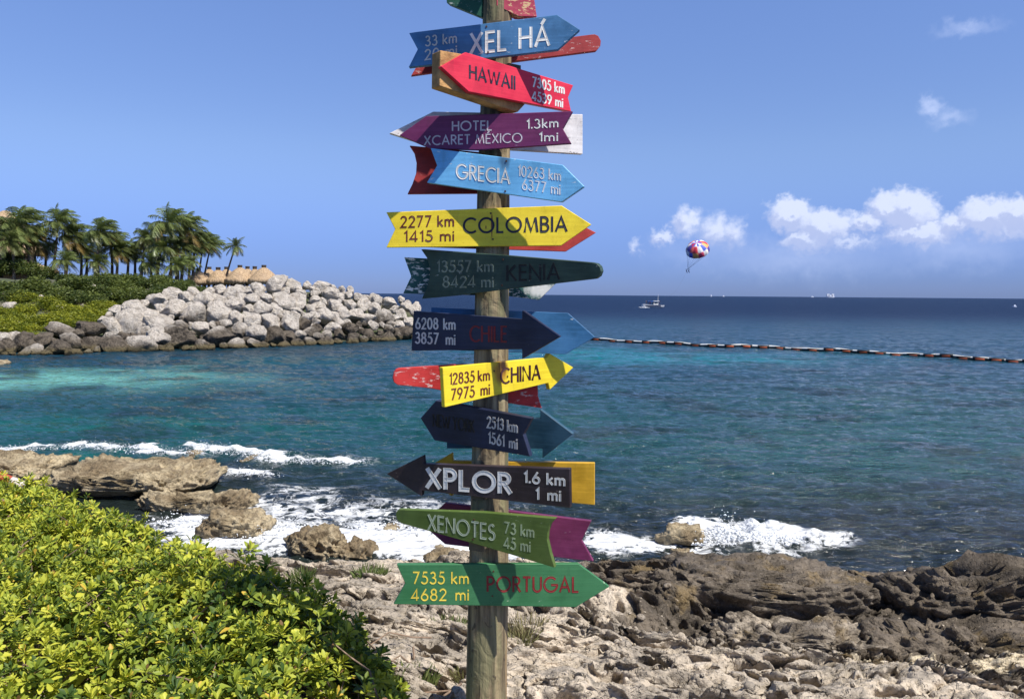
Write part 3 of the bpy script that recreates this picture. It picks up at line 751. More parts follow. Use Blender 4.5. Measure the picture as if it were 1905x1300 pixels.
sign('dark green round-ended sign lettered KENIA', [(783, 464), (946, 475.5), (1100, 488.5), (1110, 490.5), (1116, 496), (1118.6, 505), (1115, 514), (1108, 519), (946, 538), (850, 550), (784, 556), (793, 538), (798.5, 520), (800, 500), (794, 480)],
     paint('blackish green paint', (.030, .062, .045), .45, (.34, .36, .32)), yaw=-30, lean=-5, cy=512, out=.06,
     texts=[('place_name', (.006, .007, .007), [('KENIA', 944, 522, 1040, 519, 27.5, .15)]),
            ('distance_figures', (.17, .21, .17), [('13557 km', 814, 505.7, 917, 505, 20, .13), ('8424 mi', 825, 534, 917, 534, 19.5, .13)])], screws=[(936, 483), (934, 531)])
sign('navy arrow sign lettered CHILE pointing right', [(769, 579), (971, 594.5), (971, 578), (1040, 627), (971, 667.5), (971, 649.6), (765, 652.5)],
     paint('navy paint', (.012, .020, .055), .2, (.3, .3, .36)), yaw=-31, lean=-6,
     texts=[('place_name', (.16, .012, .018), [('CHILE', 875, 634.8, 942, 635.6, 28, .12)]),
            ('distance_figures', (.62, .60, .58), [('6208 km', 774, 611, 846.5, 612.7, 19.5, .14, .55), ('3857 mi', 773.5, 638, 846, 641, 19.5, .14, .75)])])
sign('yellow arrow sign lettered CHINA with a scorched patch pointing right', [(823.5, 683.5), (1017, 665), (1022, 657), (1067, 683.5), (1023, 725), (1020, 712.4), (827.6, 757.6)],
     paint('yellow paint', (.82, .62, .025), .35, (.5, .42, .2), stains=[(*wpt(931, 690), .05, .085, (.30, .12, .015), .9), (*wpt(936, 680), .024, .05, (.035, .014, .008), .97)], fade=.1), yaw=38, cy=708,
     texts=[('place_name', (.05, .010, .012), [('CHINA', 932, 713.4, 1004, 704.7, 27, .13)]),
            ('distance_figures', (.13, .02, .015), [('12835 km', 837, 714.7, 910, 706.4, 19.3, .13, .3), ('7975 mi', 840, 743.6, 910, 733, 19.5, .13, .6)])], screws=[(919, 690), (944, 700)])
sign('navy arrow sign lettered NEW YORK pointing left', [(782, 777.6), (811, 745), (989, 778), (973, 808), (986, 849), (808, 819)],
     paint('navy paint', (.012, .018, .05), .25, (.3, .3, .36)), yaw=-31, lean=-6, out=.02,
     texts=[('place_name', (.004, .004, .008), [('NEW YORK', 806, 792, 882, 804, 22, .13, .35)]),
            ('distance_figures', (.58, .56, .54), [('2513 km', 906.5, 794.5, 962, 804.2, 19.5, .14), ('1561 mi', 909.5, 823.5, 961.5, 835, 19.5, .14, .55)])])
sign('dark brown arrow sign with large white XPLOR lettering pointing left', [(719, 881), (786.6, 847), (788, 862.6), (1059.5, 872), (1060.6, 944.7), (785, 912), (784, 923)],
     paint('dark brown paint', (.035, .022, .026), .35, (.34, .26, .22)), yaw=-24, lean=-4, out=.045,
     texts=[('place_name', (.74, .72, .68), [('XPLOR', 795, 905.6, 949, 916.5, 34, .23)]),
            ('distance_figures', W_, [('1.6 km', 976, 896.4, 1050, 902.8, 19.5, .19), ('1 mi', 998, 927.8, 1042, 931.2, 19.5, .19, .6)])])
sign('olive green round-ended sign lettered XENOTES', [(736, 955.6), (738, 950.5), (742, 947.4), (750, 947.6), (900, 953), (1034, 964), (1024, 975), (1019, 990), (1018, 1004), (1024, 1030), (1032, 1055.8), (900, 1016), (746, 973), (738, 965)],
     paint('olive green paint', (.080, .130, .022), .45, (.42, .46, .30), fade=.2), yaw=-22, lean=-3, out=.075, cy=985,
     texts=[('place_name', (.36, .42, .30), [('XENOTES', 797, 984.5, 920, 1004, 27.5, .13)]),
            ('distance_figures', (.30, .37, .22), [('73 km', 939, 990.6, 993, 999, 20, .12), ('45 mi', 938, 1018.3, 986, 1026, 20, .12)])], screws=[(882, 966), (880, 1003)])
sign('green arrow sign lettered PORTUGAL pointing right, lowest on the post', [(738, 1049.7), (1076, 1048.5), (1134, 1091), (1071.5, 1129), (732, 1123.4), (754, 1085)],
     paint('grass green paint', (.032, .155, .058), .35, (.35, .45, .3), fade=.15), yaw=4,
     texts=[('place_name', (.20, .012, .012), [('PORTUGAL', 907, 1099, 1075, 1100, 26.5, .14)]),
            ('distance_figures', (.72, .55, .06), [('7535 km', 769, 1084.8, 871, 1084.8, 21, .12), ('4682 mi', 766, 1116, 871, 1115.4, 20.5, .12, .6)])], screws=[(918, 1062), (916, 1108)])
# planks behind the post
B = dict(back=True)
sign('dark red round-ended sign behind the XEL H\u00c1 sign', [(782, 112), (765, 141), (955, 115), (1110, 95), (1117, 86), (1118, 76), (1113, 67), (1106, 64), (960, 82)], paint('dark red paint', (.33, .022, .020), .7, (.55, .36, .34)), yaw=10, **B)
sign('bare wood plank behind the HAWAII sign', [(819, 94), (866, 102), (1000, 150), (976, 195), (963, 209), (818, 160)], plain('bare timber', (.46, .25, .09), .8, .4, 14, .01), yaw=37, thick=.07, out=.012, cy=165)
sign('white arrow board behind the purple HOTEL sign', [(725, 248), (806, 208), (1084, 213), (1084, 287), (951, 279), (800, 272)], paint('chalky white paint', (.74, .70, .68), .7, (.10, .09, .09)), yaw=14, **B)
sign('dark red swallow-tailed sign behind the GRECIA sign', [(762, 271), (771, 285), (775, 303), (774, 323), (767, 343), (758, 361), (888, 360), (1000, 352), (1030, 335), (1000, 306), (900, 284)], paint('dark red paint', (.30, .02, .018), .45, (.5, .3, .28)), yaw=6, **B)
sign('red arrow board showing under the tip of the COLOMBIA sign', [(770, 432), (1050, 402), (1109, 433), (1053, 468), (770, 459)], paint('brick red paint', (.40, .035, .028), .3, (.5, .3, .28)), yaw=8, **B)
sign('teal green board with peeling white tip behind the KENIA sign', [(752, 478.6), (1000, 492), (1045, 517), (1003, 558), (948, 551), (750, 546), (765, 514)],
     paint('deep teal paint', (.012, .085, .075), 1.0, (.66, .66, .62), stains=[(*at_y(1010, 540, 4.1)[[0, 2]], .12, .05, (.70, .70, .66), .9)]), yaw=6, **B)
sign('blue arrow board behind the navy CHILE sign', [(802, 572), (1057, 582.5), (1107, 627), (1052, 659), (802, 650)], paint('mid blue paint', (.035, .15, .33), .3, (.5, .55, .6)), yaw=-5, **B)
sign('red round-ended board behind the CHINA sign', [(731, 703), (733, 693), (737, 687), (743, 684.7), (860, 677), (1000, 690), (1001, 737), (1008, 759), (947, 750), (800, 722), (740, 716), (733, 711)], paint('signal red paint', (.47, .025, .022), .8, (.62, .45, .42)), yaw=14, **B)
sign('dark blue arrow behind the navy NEW YORK sign', [(1005, 761), (1066, 807), (1009, 852), (1009, 834), (831, 834), (831, 778), (1005, 778)], paint('slate blue paint', (.018, .07, .115), .3, (.45, .5, .55)), yaw=-20, lean=-3, **B)
sign('mustard yellow arrow board behind the dark brown XPLOR sign', [(775, 881), (841, 842), (842, 857), (1106, 861), (1106, 939), (842, 914), (841, 923)], paint('mustard paint', (.56, .32, .015), .45, (.4, .3, .16)), yaw=-10, **B)
sign('plum purple arrow board behind the XENOTES sign', [(785, 975), (828, 935), (1100, 969), (1082, 1005), (1104, 1044), (828, 1012)], paint('plum paint', (.17, .02, .085), .3, (.4, .3, .38)), yaw=-10, **B)

# ------------------------------------------------------------------ breakwater and headland
def sky_line(px, table):
    return np.interp(px, [t[0] for t in table], [t[1] for t in table])
WATERLINE = [(-200, 668), (0, 664), (100, 663), (300, 655), (450, 650), (600, 643), (700, 637), (790, 632)]
CREST = [(-200, 612), (0, 622), (90, 612), (180, 600), (250, 562), (340, 545), (430, 537), (520, 528), (600, 531), (680, 548), (740, 556), (775, 566), (800, 600)]
def boulder_material():
    m, g = material('breakwater limestone')
    pos = g.new('ShaderNodeNewGeometry').outputs['Position']
    oi = g.new('ShaderNodeObjectInfo')
    sep = g.new('ShaderNodeSeparateXYZ'); g._in(sep.inputs[0], pos)
    n = g.noise(pos, .42, 4, .6); f = g.noise(pos, 2.6, 6, .68, .3); ff = g.noise(pos, 9, 4, .7)
    z = g.math('ADD', sep.outputs[2], g.math('ADD', g.math('MULTIPLY', g.math('SUBTRACT', n, .5), 3.2), g.math('MULTIPLY', g.math('SUBTRACT', oi.outputs['Random'], .5), 2.4)))
    white = g.mix(g.step(f, .42, .64), (.84, .76, .66), (.56, .49, .41))
    tide = g.mix(g.step(f, .42, .62), (.23, .19, .145), (.085, .07, .055))
    c = g.mix(g.step(z, 1.0, 2.2), tide, white)
    c = g.mix(g.step(ff, .54, .68, 0, .42), c, (.14, .115, .09))
    c = g.mix(g.step(g.math('ADD', sep.outputs[2], g.math('MULTIPLY', f, .7)), .95, .55, 0, .8), c, (.20, .16, .075))
    c = g.mix(g.step(g.math('ADD', sep.outputs[2], g.math('MULTIPLY', f, .3)), .36, .22, 0, .85), c, (.035, .032, .022))
    g._in(g.b.inputs['Base Color'], c); g.b.inputs['Roughness'].default_value = .9; g.b.inputs['Specular IOR Level'].default_value = .2
    g._in(g.b.inputs['Normal'], g.bump(g.math('ADD', f, g.math('MULTIPLY', ff, .6)), 1.0, .6))
    return m
BOULDER = boulder_material()
def boulder_mesh(seed):
    P, F = ICO[4]; rg = np.random.default_rng(100 + seed)
    Q = P * np.array([1, .9, .72]) * (1 + .0 * P)
    for k in range(14):                      # broken faces
        nrm = rg.normal(size=3); nrm /= np.linalg.norm(nrm); dcut = rg.uniform(.46, .80)
        d = Q @ nrm; Q = Q - np.maximum(d - dcut, 0)[:, None] * nrm * .92
    s = seed * 9.1
    Q = Q * (1.15 + .20 * fbm(Q[:, 0] * 1.5 + s, Q[:, 1] * 1.5, Q[:, 2] * 1.5, 3) + .05 * ridged(Q[:, 0] * 4 + s, Q[:, 1] * 4, Q[:, 2] * 4, 3))[:, None]
    me = mesh_np('boulder', Q, F, BOULDER).data
    bpy.data.objects.remove(bpy.data.objects['boulder'] if 'boulder' in bpy.data.objects else None)
    return me
BM = [boulder_mesh(k) for k in range(10)]
def boulder(px, py, d, rpx, label, group=None, flat=1.0, k=None, land=None):
    p = at_y(px, py, d) if land is None else land(px, py, d); d = p[1]; r = rpx / FPX * d
    o = bpy.data.objects.new('boulder', BM[k if k is not None else int(rng.integers(10))]); COL.objects.link(o)
    o.location = Vector([float(v) for v in p])
    o.rotation_euler = (rng.uniform(-.5, .5), rng.uniform(-.5, .5), rng.uniform(0, 6.28))
    s = r * rng.uniform(.82, 1.22, 3); o.scale = (float(s[0] * 1.08), float(s[1]), float(s[2] * 1.05 * flat))
    return tag(o, label, 'boulder', group)
L_TOP = 'sunlit white limestone boulder in the upper part of the breakwater pile'
L_MID = 'grey brown boulder with darker faces in the lower half of the breakwater'
L_LOW = 'olive stained boulder sitting at the waterline of the breakwater'
def water_d(px):
    return at_z(px, sky_line(px, WATERLINE), 0)[1]
def build_breakwater():
    placed = []
    def fits(px, py, r, f):
        return all(((px - q[0]) ** 2 + (1.25 * (py - q[1])) ** 2) > (f * (r + q[2])) ** 2 for q in placed)
    hand = [(112, 616, 30, .62, 2, 'bright white block of rock at the left end of the breakwater'), (172, 612, 32, .5, 4, 'long grey and white slab of rock right of the bright white block'),
            (651, 540, 8, 1, 5, 'small dark rock standing alone on the crest of the breakwater')]
    for x, y, r, fl, k, lab in hand:
        t = (sky_line(x, WATERLINE) - y) / (sky_line(x, WATERLINE) - sky_line(x, CREST))
        boulder(x, y, water_d(x) + 1 + min(t, 1) * 12 * min(1, (sky_line(x, WATERLINE) - sky_line(x, CREST)) / 80), r, lab, flat=fl, k=k); placed.append((x, y, r * .9))
    n = 3
    for (lo, hi, tries, f) in [(22, 30, 260, .80), (15, 21, 900, .74), (10, 14, 1600, .72), (6.5, 9, 3000, .74)]:
        for _ in range(tries):
            if n >= 292: break
            px = rng.uniform(-25, 800); t = rng.uniform(0, 1.0)
            yw, yc = sky_line(px, WATERLINE), sky_line(px, CREST); span = yw - yc
            r = rng.uniform(lo, hi)
            if px > 560 and r > 15.5: continue
            if hi > 25 and (px > 430 or t > .6): continue
            if r > span * .33 + 4 or (px < 150 and t > .8): continue
            py = yw - 2 - t * (span - 2)
            if not fits(px, py, r, f): continue
            placed.append((px, py, r)); n += 1
            d = water_d(px) + 1.0 + t * 12 * min(1, span / 80)
            boulder(px, py, d, r * 1.08, L_LOW if t < .12 else L_MID if t < .5 else L_TOP,
                    'boulders at the waterline of the breakwater' if t < .12 else 'boulders low on the breakwater' if t < .5 else 'boulders high on the breakwater')
    return n
NB = build_breakwater()
# rubble core under the boulders and the low headland behind them: one sheet of terrain
def build_headland():
    xs = np.concatenate([np.linspace(-2000, -340, 60), np.linspace(-330, 800, 190)]); ts = np.concatenate([np.linspace(-.25, 1, 22), np.linspace(1.1, 6, 40)])
    V = np.zeros((len(xs), len(ts), 3))
    for i, px in enumerate(xs):
        yw, yc = sky_line(px, WATERLINE), sky_line(px, CREST)
        dw = water_d(px)
        for j, t in enumerate(ts):
            if t <= 1:
                p = at_y(px, yw - t * (yw - yc) + 13, dw + 2.0 + t * 12 * min(1, (yw - yc) / 80))
                if t < 0: p[2] -= .8
            else:
                back = max(0.0, min(1.0, (560 - px) / 200))
                p0 = at_y(px, yc + 13, dw + 14.0 * min(1, (yw - yc) / 80))
                dd = (t - 1) * 13
                p = p0 + np.array([p0[0] / p0[1] * dd, dd, 0.0])
                p[2] = p0[2] + back * (5.6 - p0[2] + .4 * perlin(px / 60, t * 1.5)) * sstep(t, 1, 2.3) - (1 - back) * 9 * sstep(t, 1.0, 2.2)
            V[i, j] = p
    m, g = material('headland soil')
    pos = g.new('ShaderNodeNewGeometry').outputs['Position']
    n = g.noise(pos, .5, 5, .6)
    c = g.mix(g.step(n, .4, .6), (.10, .09, .06), (.05, .065, .025))
    g._in(g.b.inputs['Base Color'], c); g.b.inputs['Roughness'].default_value = 1
    o = mesh_np('headland_ground', V.reshape(-1, 3), grid_faces(len(xs), len(ts))[:, ::-1], m, smooth=True)
    tag(o, kind='structure')
    return BVHTree.FromPolygons([tuple(v) for v in V.reshape(-1, 3)], [tuple(int(i) for i in f) for f in grid_faces(len(xs), len(ts))])
HB = build_headland()
def on_land(px, py, d):
    hit = HB.ray_cast(Vector(EYE), Vector(ray(px, py)))
    return np.array(hit[0]) if hit[0] is not None and hit[0].y < d + 12 else at_y(px, py, d)

boulder(16, 575, 78, 20, 'white boulder among the shrubs at the left edge of the picture', flat=.9, k=1, land=on_land)
boulder(12, 553, 84, 11, 'small white boulder above another among the shrubs at the left edge', k=3, land=on_land)
boulder(172, 536, 92, 11, 'whitish stone half buried in the hedge below the palms', flat=.7, k=6, land=on_land)
boulder(228, 553, 84, 12, 'pale stone at the hedge where the breakwater pile begins', k=7, land=on_land)

for x, y, r in [(112, 585, 10), (150, 578, 8), (40, 612, 9), (205, 590, 9), (75, 560, 7), (190, 560, 8), (130, 607, 8), (60, 640, 12), (20, 645, 11)]:
    boulder(x, y - r * .8, 80, r, 'pale stone showing through the low scrub left of the breakwater', 'stones among the scrub', land=on_land)

# ------------------------------------------------------------------ leaves
def leaf_material(name, tint=(1, 1, 1), trans=.35, rough=.42, spec=.4):
    m, g = material(name)
    a = g.attr('leaf_tint').outputs['Color']
    c = g.mix(1.0, a, tint, 'MULTIPLY')
    g._in(g.b.inputs['Base Color'], c); g.b.inputs['Roughness'].default_value = rough; g.b.inputs['Specular IOR Level'].default_value = spec
    t = g.new('ShaderNodeBsdfTranslucent'); g._in(t.inputs[0], g.mix(1.0, c, (1.25, 1.25, .55), 'MULTIPLY'))
    mx = g.new('ShaderNodeMixShader'); mx.inputs[0].default_value = trans
    m.node_tree.links.new(g.b.outputs[0], mx.inputs[1]); m.node_tree.links.new(t.outputs[0], mx.inputs[2]); m.node_tree.links.new(mx.outputs[0], g.out.inputs[0])
    return m
def orient(n_pts, axis, roll):
    """frames with Z along axis"""
    z = axis / np.linalg.norm(axis, axis=1)[:, None]
    ref = np.where(np.abs(z[:, 2:3]) < .95, np.array([[0, 0, 1.0]]), np.array([[1.0, 0, 0]]))
    x = np.cross(ref, z); x /= np.linalg.norm(x, axis=1)[:, None]; y = np.cross(z, x)
    c, s = np.cos(roll)[:, None], np.sin(roll)[:, None]
    return x * c + y * s, -x * s + y * c, z
def leaves(base, direc, up, length, width, droop, col):
    """obovate leaves, 4 rows x 3 columns of points each, cupped along the midrib"""
    n = len(base)
    direc = direc / np.linalg.norm(direc, axis=1)[:, None]
    side = np.cross(direc, up); side /= np.linalg.norm(side, axis=1)[:, None] + 1e-9
    nor = np.cross(side, direc)
    ts = np.array([0, .38, .72, 1.0]); ws = np.array([.16, .66, 1.0, .42])
    V = np.zeros((n, 4, 3, 3))
    for i, (t, w) in enumerate(zip(ts, ws)):
        cpt = base + direc * (length * t)[:, None] - nor * (droop * length * t * t)[:, None]
        for j, sgn in enumerate((-1, 0, 1)):
            V[:, i, j] = cpt + side * (sgn * w * width * .5)[:, None] + nor * ((abs(sgn) * .22 * w) * width)[:, None]
            if i == 3 and j == 1: V[:, i, j] += direc * (length * .06)[:, None]
    F0 = grid_faces(4, 3)
    F = (F0[None] + (np.arange(n) * 12)[:, None, None]).reshape(-1, 4)
    return V.reshape(-1, 3), F, np.repeat(col, 12, axis=0)

# ------------------------------------------------------------------ the near bush
BXY = [(2.2, -.30), (3, -.40), (4, -.54), (4.75, -.72), (5.2, -.92), (5.7, -1.36), (6.2, -2.05), (6.9, -3.0), (7.7, -3.85), (8.7, -4.9), (9.2, -7.0)]
def bush_edge(y):
    return np.interp(y, [b[0] for b in BXY], [b[1] for b in BXY])
def bush_top(x, y):
    e = bush_edge(y) + .10 * perlin(y * 3, 1.7, 2.2)
    dist = np.clip((e - x) / np.interp(y, [4, 5.6, 6.4], [.95, .8, .6]), 0, 1)
    dome = np.sqrt(np.clip(1 - (1 - dist) ** 2, 0, 1))
    top = np.interp(y, [2, 3.5, 5, 7, 8.9], [2.50, 2.62, 2.66, 2.56, 2.42]) + .10 * perlin(x * 1.3, y * 1.3, 5) + .06 * perlin(x * 3.1, y * 3.1, 8)
    g0, _ = ground_base(x, y)
    g0 = np.maximum(g0, 1.2)
    return g0 - .05 + (top - g0) * dome, dist, g0
def build_bush():
    n = 11500
    y = rng.uniform(2.3, 9.2, n); x = rng.uniform(-7.0, 0, n)
    x = np.where(True, bush_edge(y) - np.abs(rng.normal(0, 1, n)) ** 1.0 * 1.9 + .06, x)
    ok = (x > -.85 * y - .6); x, y = x[ok], y[ok]
    zt, dist, g0 = bush_top(x, y)
    e = .02
    gx = (bush_top(x + e, y)[0] - bush_top(x - e, y)[0]) / (2 * e); gy = (bush_top(x, y + e)[0] - bush_top(x, y - e)[0]) / (2 * e)
    gx = np.clip(gx, -2.2, 2.2); gy = np.clip(gy, -2, 2)
    depth = np.abs(rng.normal(0, 1, len(x))) * .15; depth[::3] *= 2.6; depth += .10 * np.clip(fbm(x * 4.2, y * 4.2, 17, 2), -.3, .8)
    holes = sstep(fbm(x * 1.7, y * 1.7, 3, 2), .22, .5)
    shoot = rng.random(len(x)) < .05; depth = np.where(shoot, -rng.uniform(.02, .13, len(x)), depth)
    z = np.maximum(zt - depth - .36 * holes, g0 + .02)
    ax = np.stack([-gx * .55 + rng.normal(0, .32, len(x)), -gy * .55 - .12 + rng.normal(0, .32, len(x)), 1 + 0 * x], 1)
    cen = np.stack([x, y, z], 1)
    X, Y, Z = orient(len(x), ax, rng.uniform(0, 6.28, len(x)))
    size = rng.uniform(.6, 1.3, len(x))
    B, D, U, Ln, Wd, Dr, Cc = [], [], [], [], [], [], []
    young = np.clip(rng.normal(.52, .30, len(x)) + .25 * fbm(x * .9, y * .9, 12, 2), 0, 1)
    yel = np.array([.53, .53, .065]); mid = np.array([.27, .33, .04]); drk = np.array([.050, .095, .018])
    for k in range(13):
        a = k * 2.39996 + rng.normal(0, .2, len(x))
        tilt = np.clip((.25 + 1.15 * (1 - k / 13.0)) + rng.normal(0, .14, len(x)), .1, 1.5)
        d = (X * np.cos(a)[:, None] + Y * np.sin(a)[:, None]) * np.sin(tilt)[:, None] + Z * np.cos(tilt)[:, None]
        b = cen + Z * ((.040 * (k / 13.0) - .02) * size)[:, None] + d * .008
        B.append(b); D.append(d); U.append(Z + .001 * X)
        Ln.append((.095 - .038 * k / 13) * size * .72 * rng.uniform(.65, 1.2, len(x))); Wd.append((.036 - .012 * k / 13) * .76 * size * rng.uniform(.85, 1.15, len(x)))
        Dr.append(rng.uniform(-.05, .30, len(x)))
        m = np.clip(young + rng.normal(0, .22, len(x)), 0, 1)[:, None]
        c = np.where(m < .5, drk + (mid - drk) * m * 2, mid + (yel - mid) * (m - .5) * 2)
        old = rng.random(len(x)) < .016
        c[old] = np.array([.58, .40, .06]); dead = rng.random(len(x)) < .012; c[dead] = np.array([.20, .12, .05])
        Cc.append(c)
    V, F, C = leaves(*[np.concatenate(q) for q in (B, D, U, Ln, Wd, Dr, Cc)])
    root = thing('sea_lettuce_bush', 'dense yellow green leafy bush filling the lower left corner', 'bush', (-2.2, 5.2, 2.0))
    off = np.array([-2.2, 5.2, 2.0])
    mesh_np('foliage', V - off, F, leaf_material('fleshy leaves', trans=.26, rough=.48, spec=.28), root, smooth=True, attrs={'leaf_tint': C})
    # bare brown stems under the leaves
    mb_v, mb_f, k = [], [], 0
    sel = rng.choice(len(x), 1400, replace=False)
    for i in sel:
        p1 = cen[i]; b = np.array([p1[0] + rng.normal(0, .28), p1[1] + rng.normal(.1, .28), max(g0[i], p1[2] - rng.uniform(.25, .6))])
        m_ = (p1 + b) / 2 + rng.normal(0, .06, 3)
        pts = np.array([b, (b + m_) / 2 + rng.normal(0, .02, 3), m_, (m_ + p1) / 2 + rng.normal(0, .02, 3), p1])
        v, f = tube(pts, np.array([.008, .007, .006, .005, .003]), 5, cap=False); mb_v.append(v); mb_f.append(f + k); k += len(v)
    mesh_np('stems', np.vstack(mb_v) - off, np.vstack(mb_f), plain('bush bark', (.23, .16, .11), .9, .4, 30), root, smooth=True)
build_bush()

# ------------------------------------------------------------------ shrubs on the headland
def shrub_mesh(name, seed, nleaf, col_a, col_b, mat, size=.30, top_light=0):
    rg = np.random.default_rng(seed)
    nl = 16
    lob = rg.normal(size=(nl, 3)); lob /= np.linalg.norm(lob, axis=1)[:, None]; lob[:, 2] = np.abs(lob[:, 2]) * .9 - .1
    lob *= rg.uniform(.45, .72, (nl, 1)); lr = rg.uniform(.28, .5, nl)
    i = rg.integers(0, nl, nleaf); v = rg.normal(size=(nleaf, 3)); v /= np.linalg.norm(v, axis=1)[:, None]
    p = lob[i] + v * (lr[i] * rg.uniform(.55, 1.08, nleaf))[:, None]
    keep = p[:, 2] > -.35; p, v, i = p[keep], v[keep], i[keep]; n = len(p)
    d = v * .6 + rg.normal(0, .6, (n, 3)) + np.array([0, 0, .25])
    up = v + rg.normal(0, .5, (n, 3))
    t = np.clip(rg.normal(.45, .25, n) + rg.normal(0, .18, nl)[i], 0, 1)[:, None]
    c = np.array(col_a) + (np.array(col_b) - np.array(col_a)) * t
    L = rg.uniform(.7, 1.3, n) * size * .42
    side = np.cross(d, up); side /= np.linalg.norm(side, axis=1)[:, None]; d = d / np.linalg.norm(d, axis=1)[:, None]
    w = (L * .42)[:, None]
    V = np.stack([p - side * w * .4, p + side * w * .4, p + d * L[:, None] + side * w * .55, p + d * L[:, None] - side * w * .55], 1).reshape(-1, 3)
    F = np.arange(4 * n).reshape(n, 4)
    o = mesh_np(name, V, F, mat, attrs={'leaf_tint': np.repeat(c, 4, axis=0)}); me = o.data; bpy.data.objects.remove(o)
    return me
LEAF = leaf_material('shrub leaves', trans=.25, rough=.5, spec=.3)
SH_D = [shrub_mesh('shrub', 40 + k, 3600, (.028, .052, .014), (.145, .175, .04), LEAF, .24) for k in range(3)]
SH_Y = [shrub_mesh('shrub', 50 + k, 3600, (.07, .11, .014), (.36, .36, .03), LEAF, .22) for k in range(3)]
SH_B = [shrub_mesh('shrub', 60 + k, 1800, (.05, .045, .025), (.16, .15, .06), LEAF, .20) for k in range(1)]
def shrub(px, py, d, rpx, meshes, label, group, flat=.75, cat='shrub'):
    p = on_land(px, py + rpx * (.15 if flat > .9 else .35), d); d = p[1]; r = rpx / FPX * d
    o = bpy.data.objects.new('shrub', meshes[int(rng.integers(len(meshes)))]); COL.objects.link(o)
    o.location = Vector([float(v) for v in p]); o.rotation_euler = (0, 0, rng.uniform(0, 6.28))
    o.scale = (float(r * 1.15), float(r * 1.15), float(r * flat))
    return tag(o, label, cat, group)
GD, GY, GB = 'dark green shrubs on the headland', 'yellow green shrubs by the breakwater', 'tall dark shrubs under the palms'
LD, LY, LB = 'dark green dense shrub on the headland behind the boulders', 'low yellow green shrub spilling over the boulders of the breakwater', 'tall dark leafy shrub at the foot of the palms'
for x, y, d, r in [(20, 600, 72, 34), (75, 592, 73, 34), (125, 590, 74, 30), (60, 622, 67, 28), (10, 628, 66, 26), (95, 560, 80, 30), (150, 575, 77, 30), (195, 580, 76, 26), (222, 577, 75, 20), (50, 548, 82, 30),
                   (0, 575, 76, 26), (100, 605, 69, 22), (140, 600, 71, 20), (-40, 600, 72, 36), (30, 640, 64, 16), (190, 596, 72, 14), (232, 590, 71, 13),
                   (40, 570, 80, 28), (120, 572, 80, 28), (85, 625, 66, 22), (170, 590, 74, 22), (0, 605, 70, 26), (45, 605, 70, 26), (200, 565, 79, 22), (110, 585, 77, 26), (65, 640, 64, 18), (125, 615, 67, 16), (160, 603, 70, 16), (-30, 640, 66, 24), (-80, 585, 76, 36), (-90, 630, 66, 32), (-150, 600, 72, 38), (-220, 620, 68, 36), (-290, 595, 74, 40), (-360, 615, 70, 38), (-440, 600, 74, 40), (25, 585, 76, 26), (180, 566, 80, 24)]:
    shrub(x, y, d, r, SH_Y, LY, GY)
for x, y, d, r in [(10, 535, 88, 34), (60, 525, 90, 34), (115, 545, 86, 34), (165, 552, 84, 32), (205, 545, 85, 34), (250, 545, 85, 34), (290, 545, 86, 30), (325, 548, 86, 26), (140, 522, 92, 34), (190, 518, 93, 32), (240, 518, 94, 34),
                   (290, 522, 93, 32), (330, 530, 92, 28), (365, 536, 94, 20), (395, 537, 98, 16), (260, 565, 81, 20), (300, 558, 83, 18), (-30, 530, 90, 36), (-80, 540, 90, 36), (-140, 555, 88, 36), (-200, 540, 90, 38), (-270, 550, 88, 38), (-340, 545, 90, 40), (-420, 550, 90, 40), (352, 545, 90, 16),
                   (90, 535, 89, 30), (40, 545, 88, 30), (140, 550, 86, 30), (225, 532, 88, 30), (270, 548, 86, 28), (310, 535, 88, 28), (180, 535, 88, 28), (350, 555, 86, 20), (380, 545, 92, 18), (235, 560, 80, 18)]:
    shrub(x, y, d, r, SH_D, LD, GD)
for x, y, d, r in [(8, 500, 97, 28), (45, 498, 97, 28), (85, 512, 98, 24), (125, 520, 99, 20), (165, 522, 100, 18), (205, 520, 100, 20), (250, 520, 100, 20), (300, 522, 99, 20), (345, 528, 98, 16), (-30, 495, 97, 32), (-90, 500, 97, 32), (-150, 505, 97, 34), (-220, 500, 97, 34), (-300, 505, 97, 36), (-390, 500, 97, 38), (-480, 505, 97, 38), (25, 480, 99, 20)]:
    shrub(x, y, d, r, SH_D, LB, GB, .95)
for x, y, d, r in [(152, 566, 79, 15), (135, 597, 68, 14)]:
    shrub(x, y, d, r, SH_B, 'dry brownish scrub among the yellow green shrubs', 'dry scrub among the shrubs')

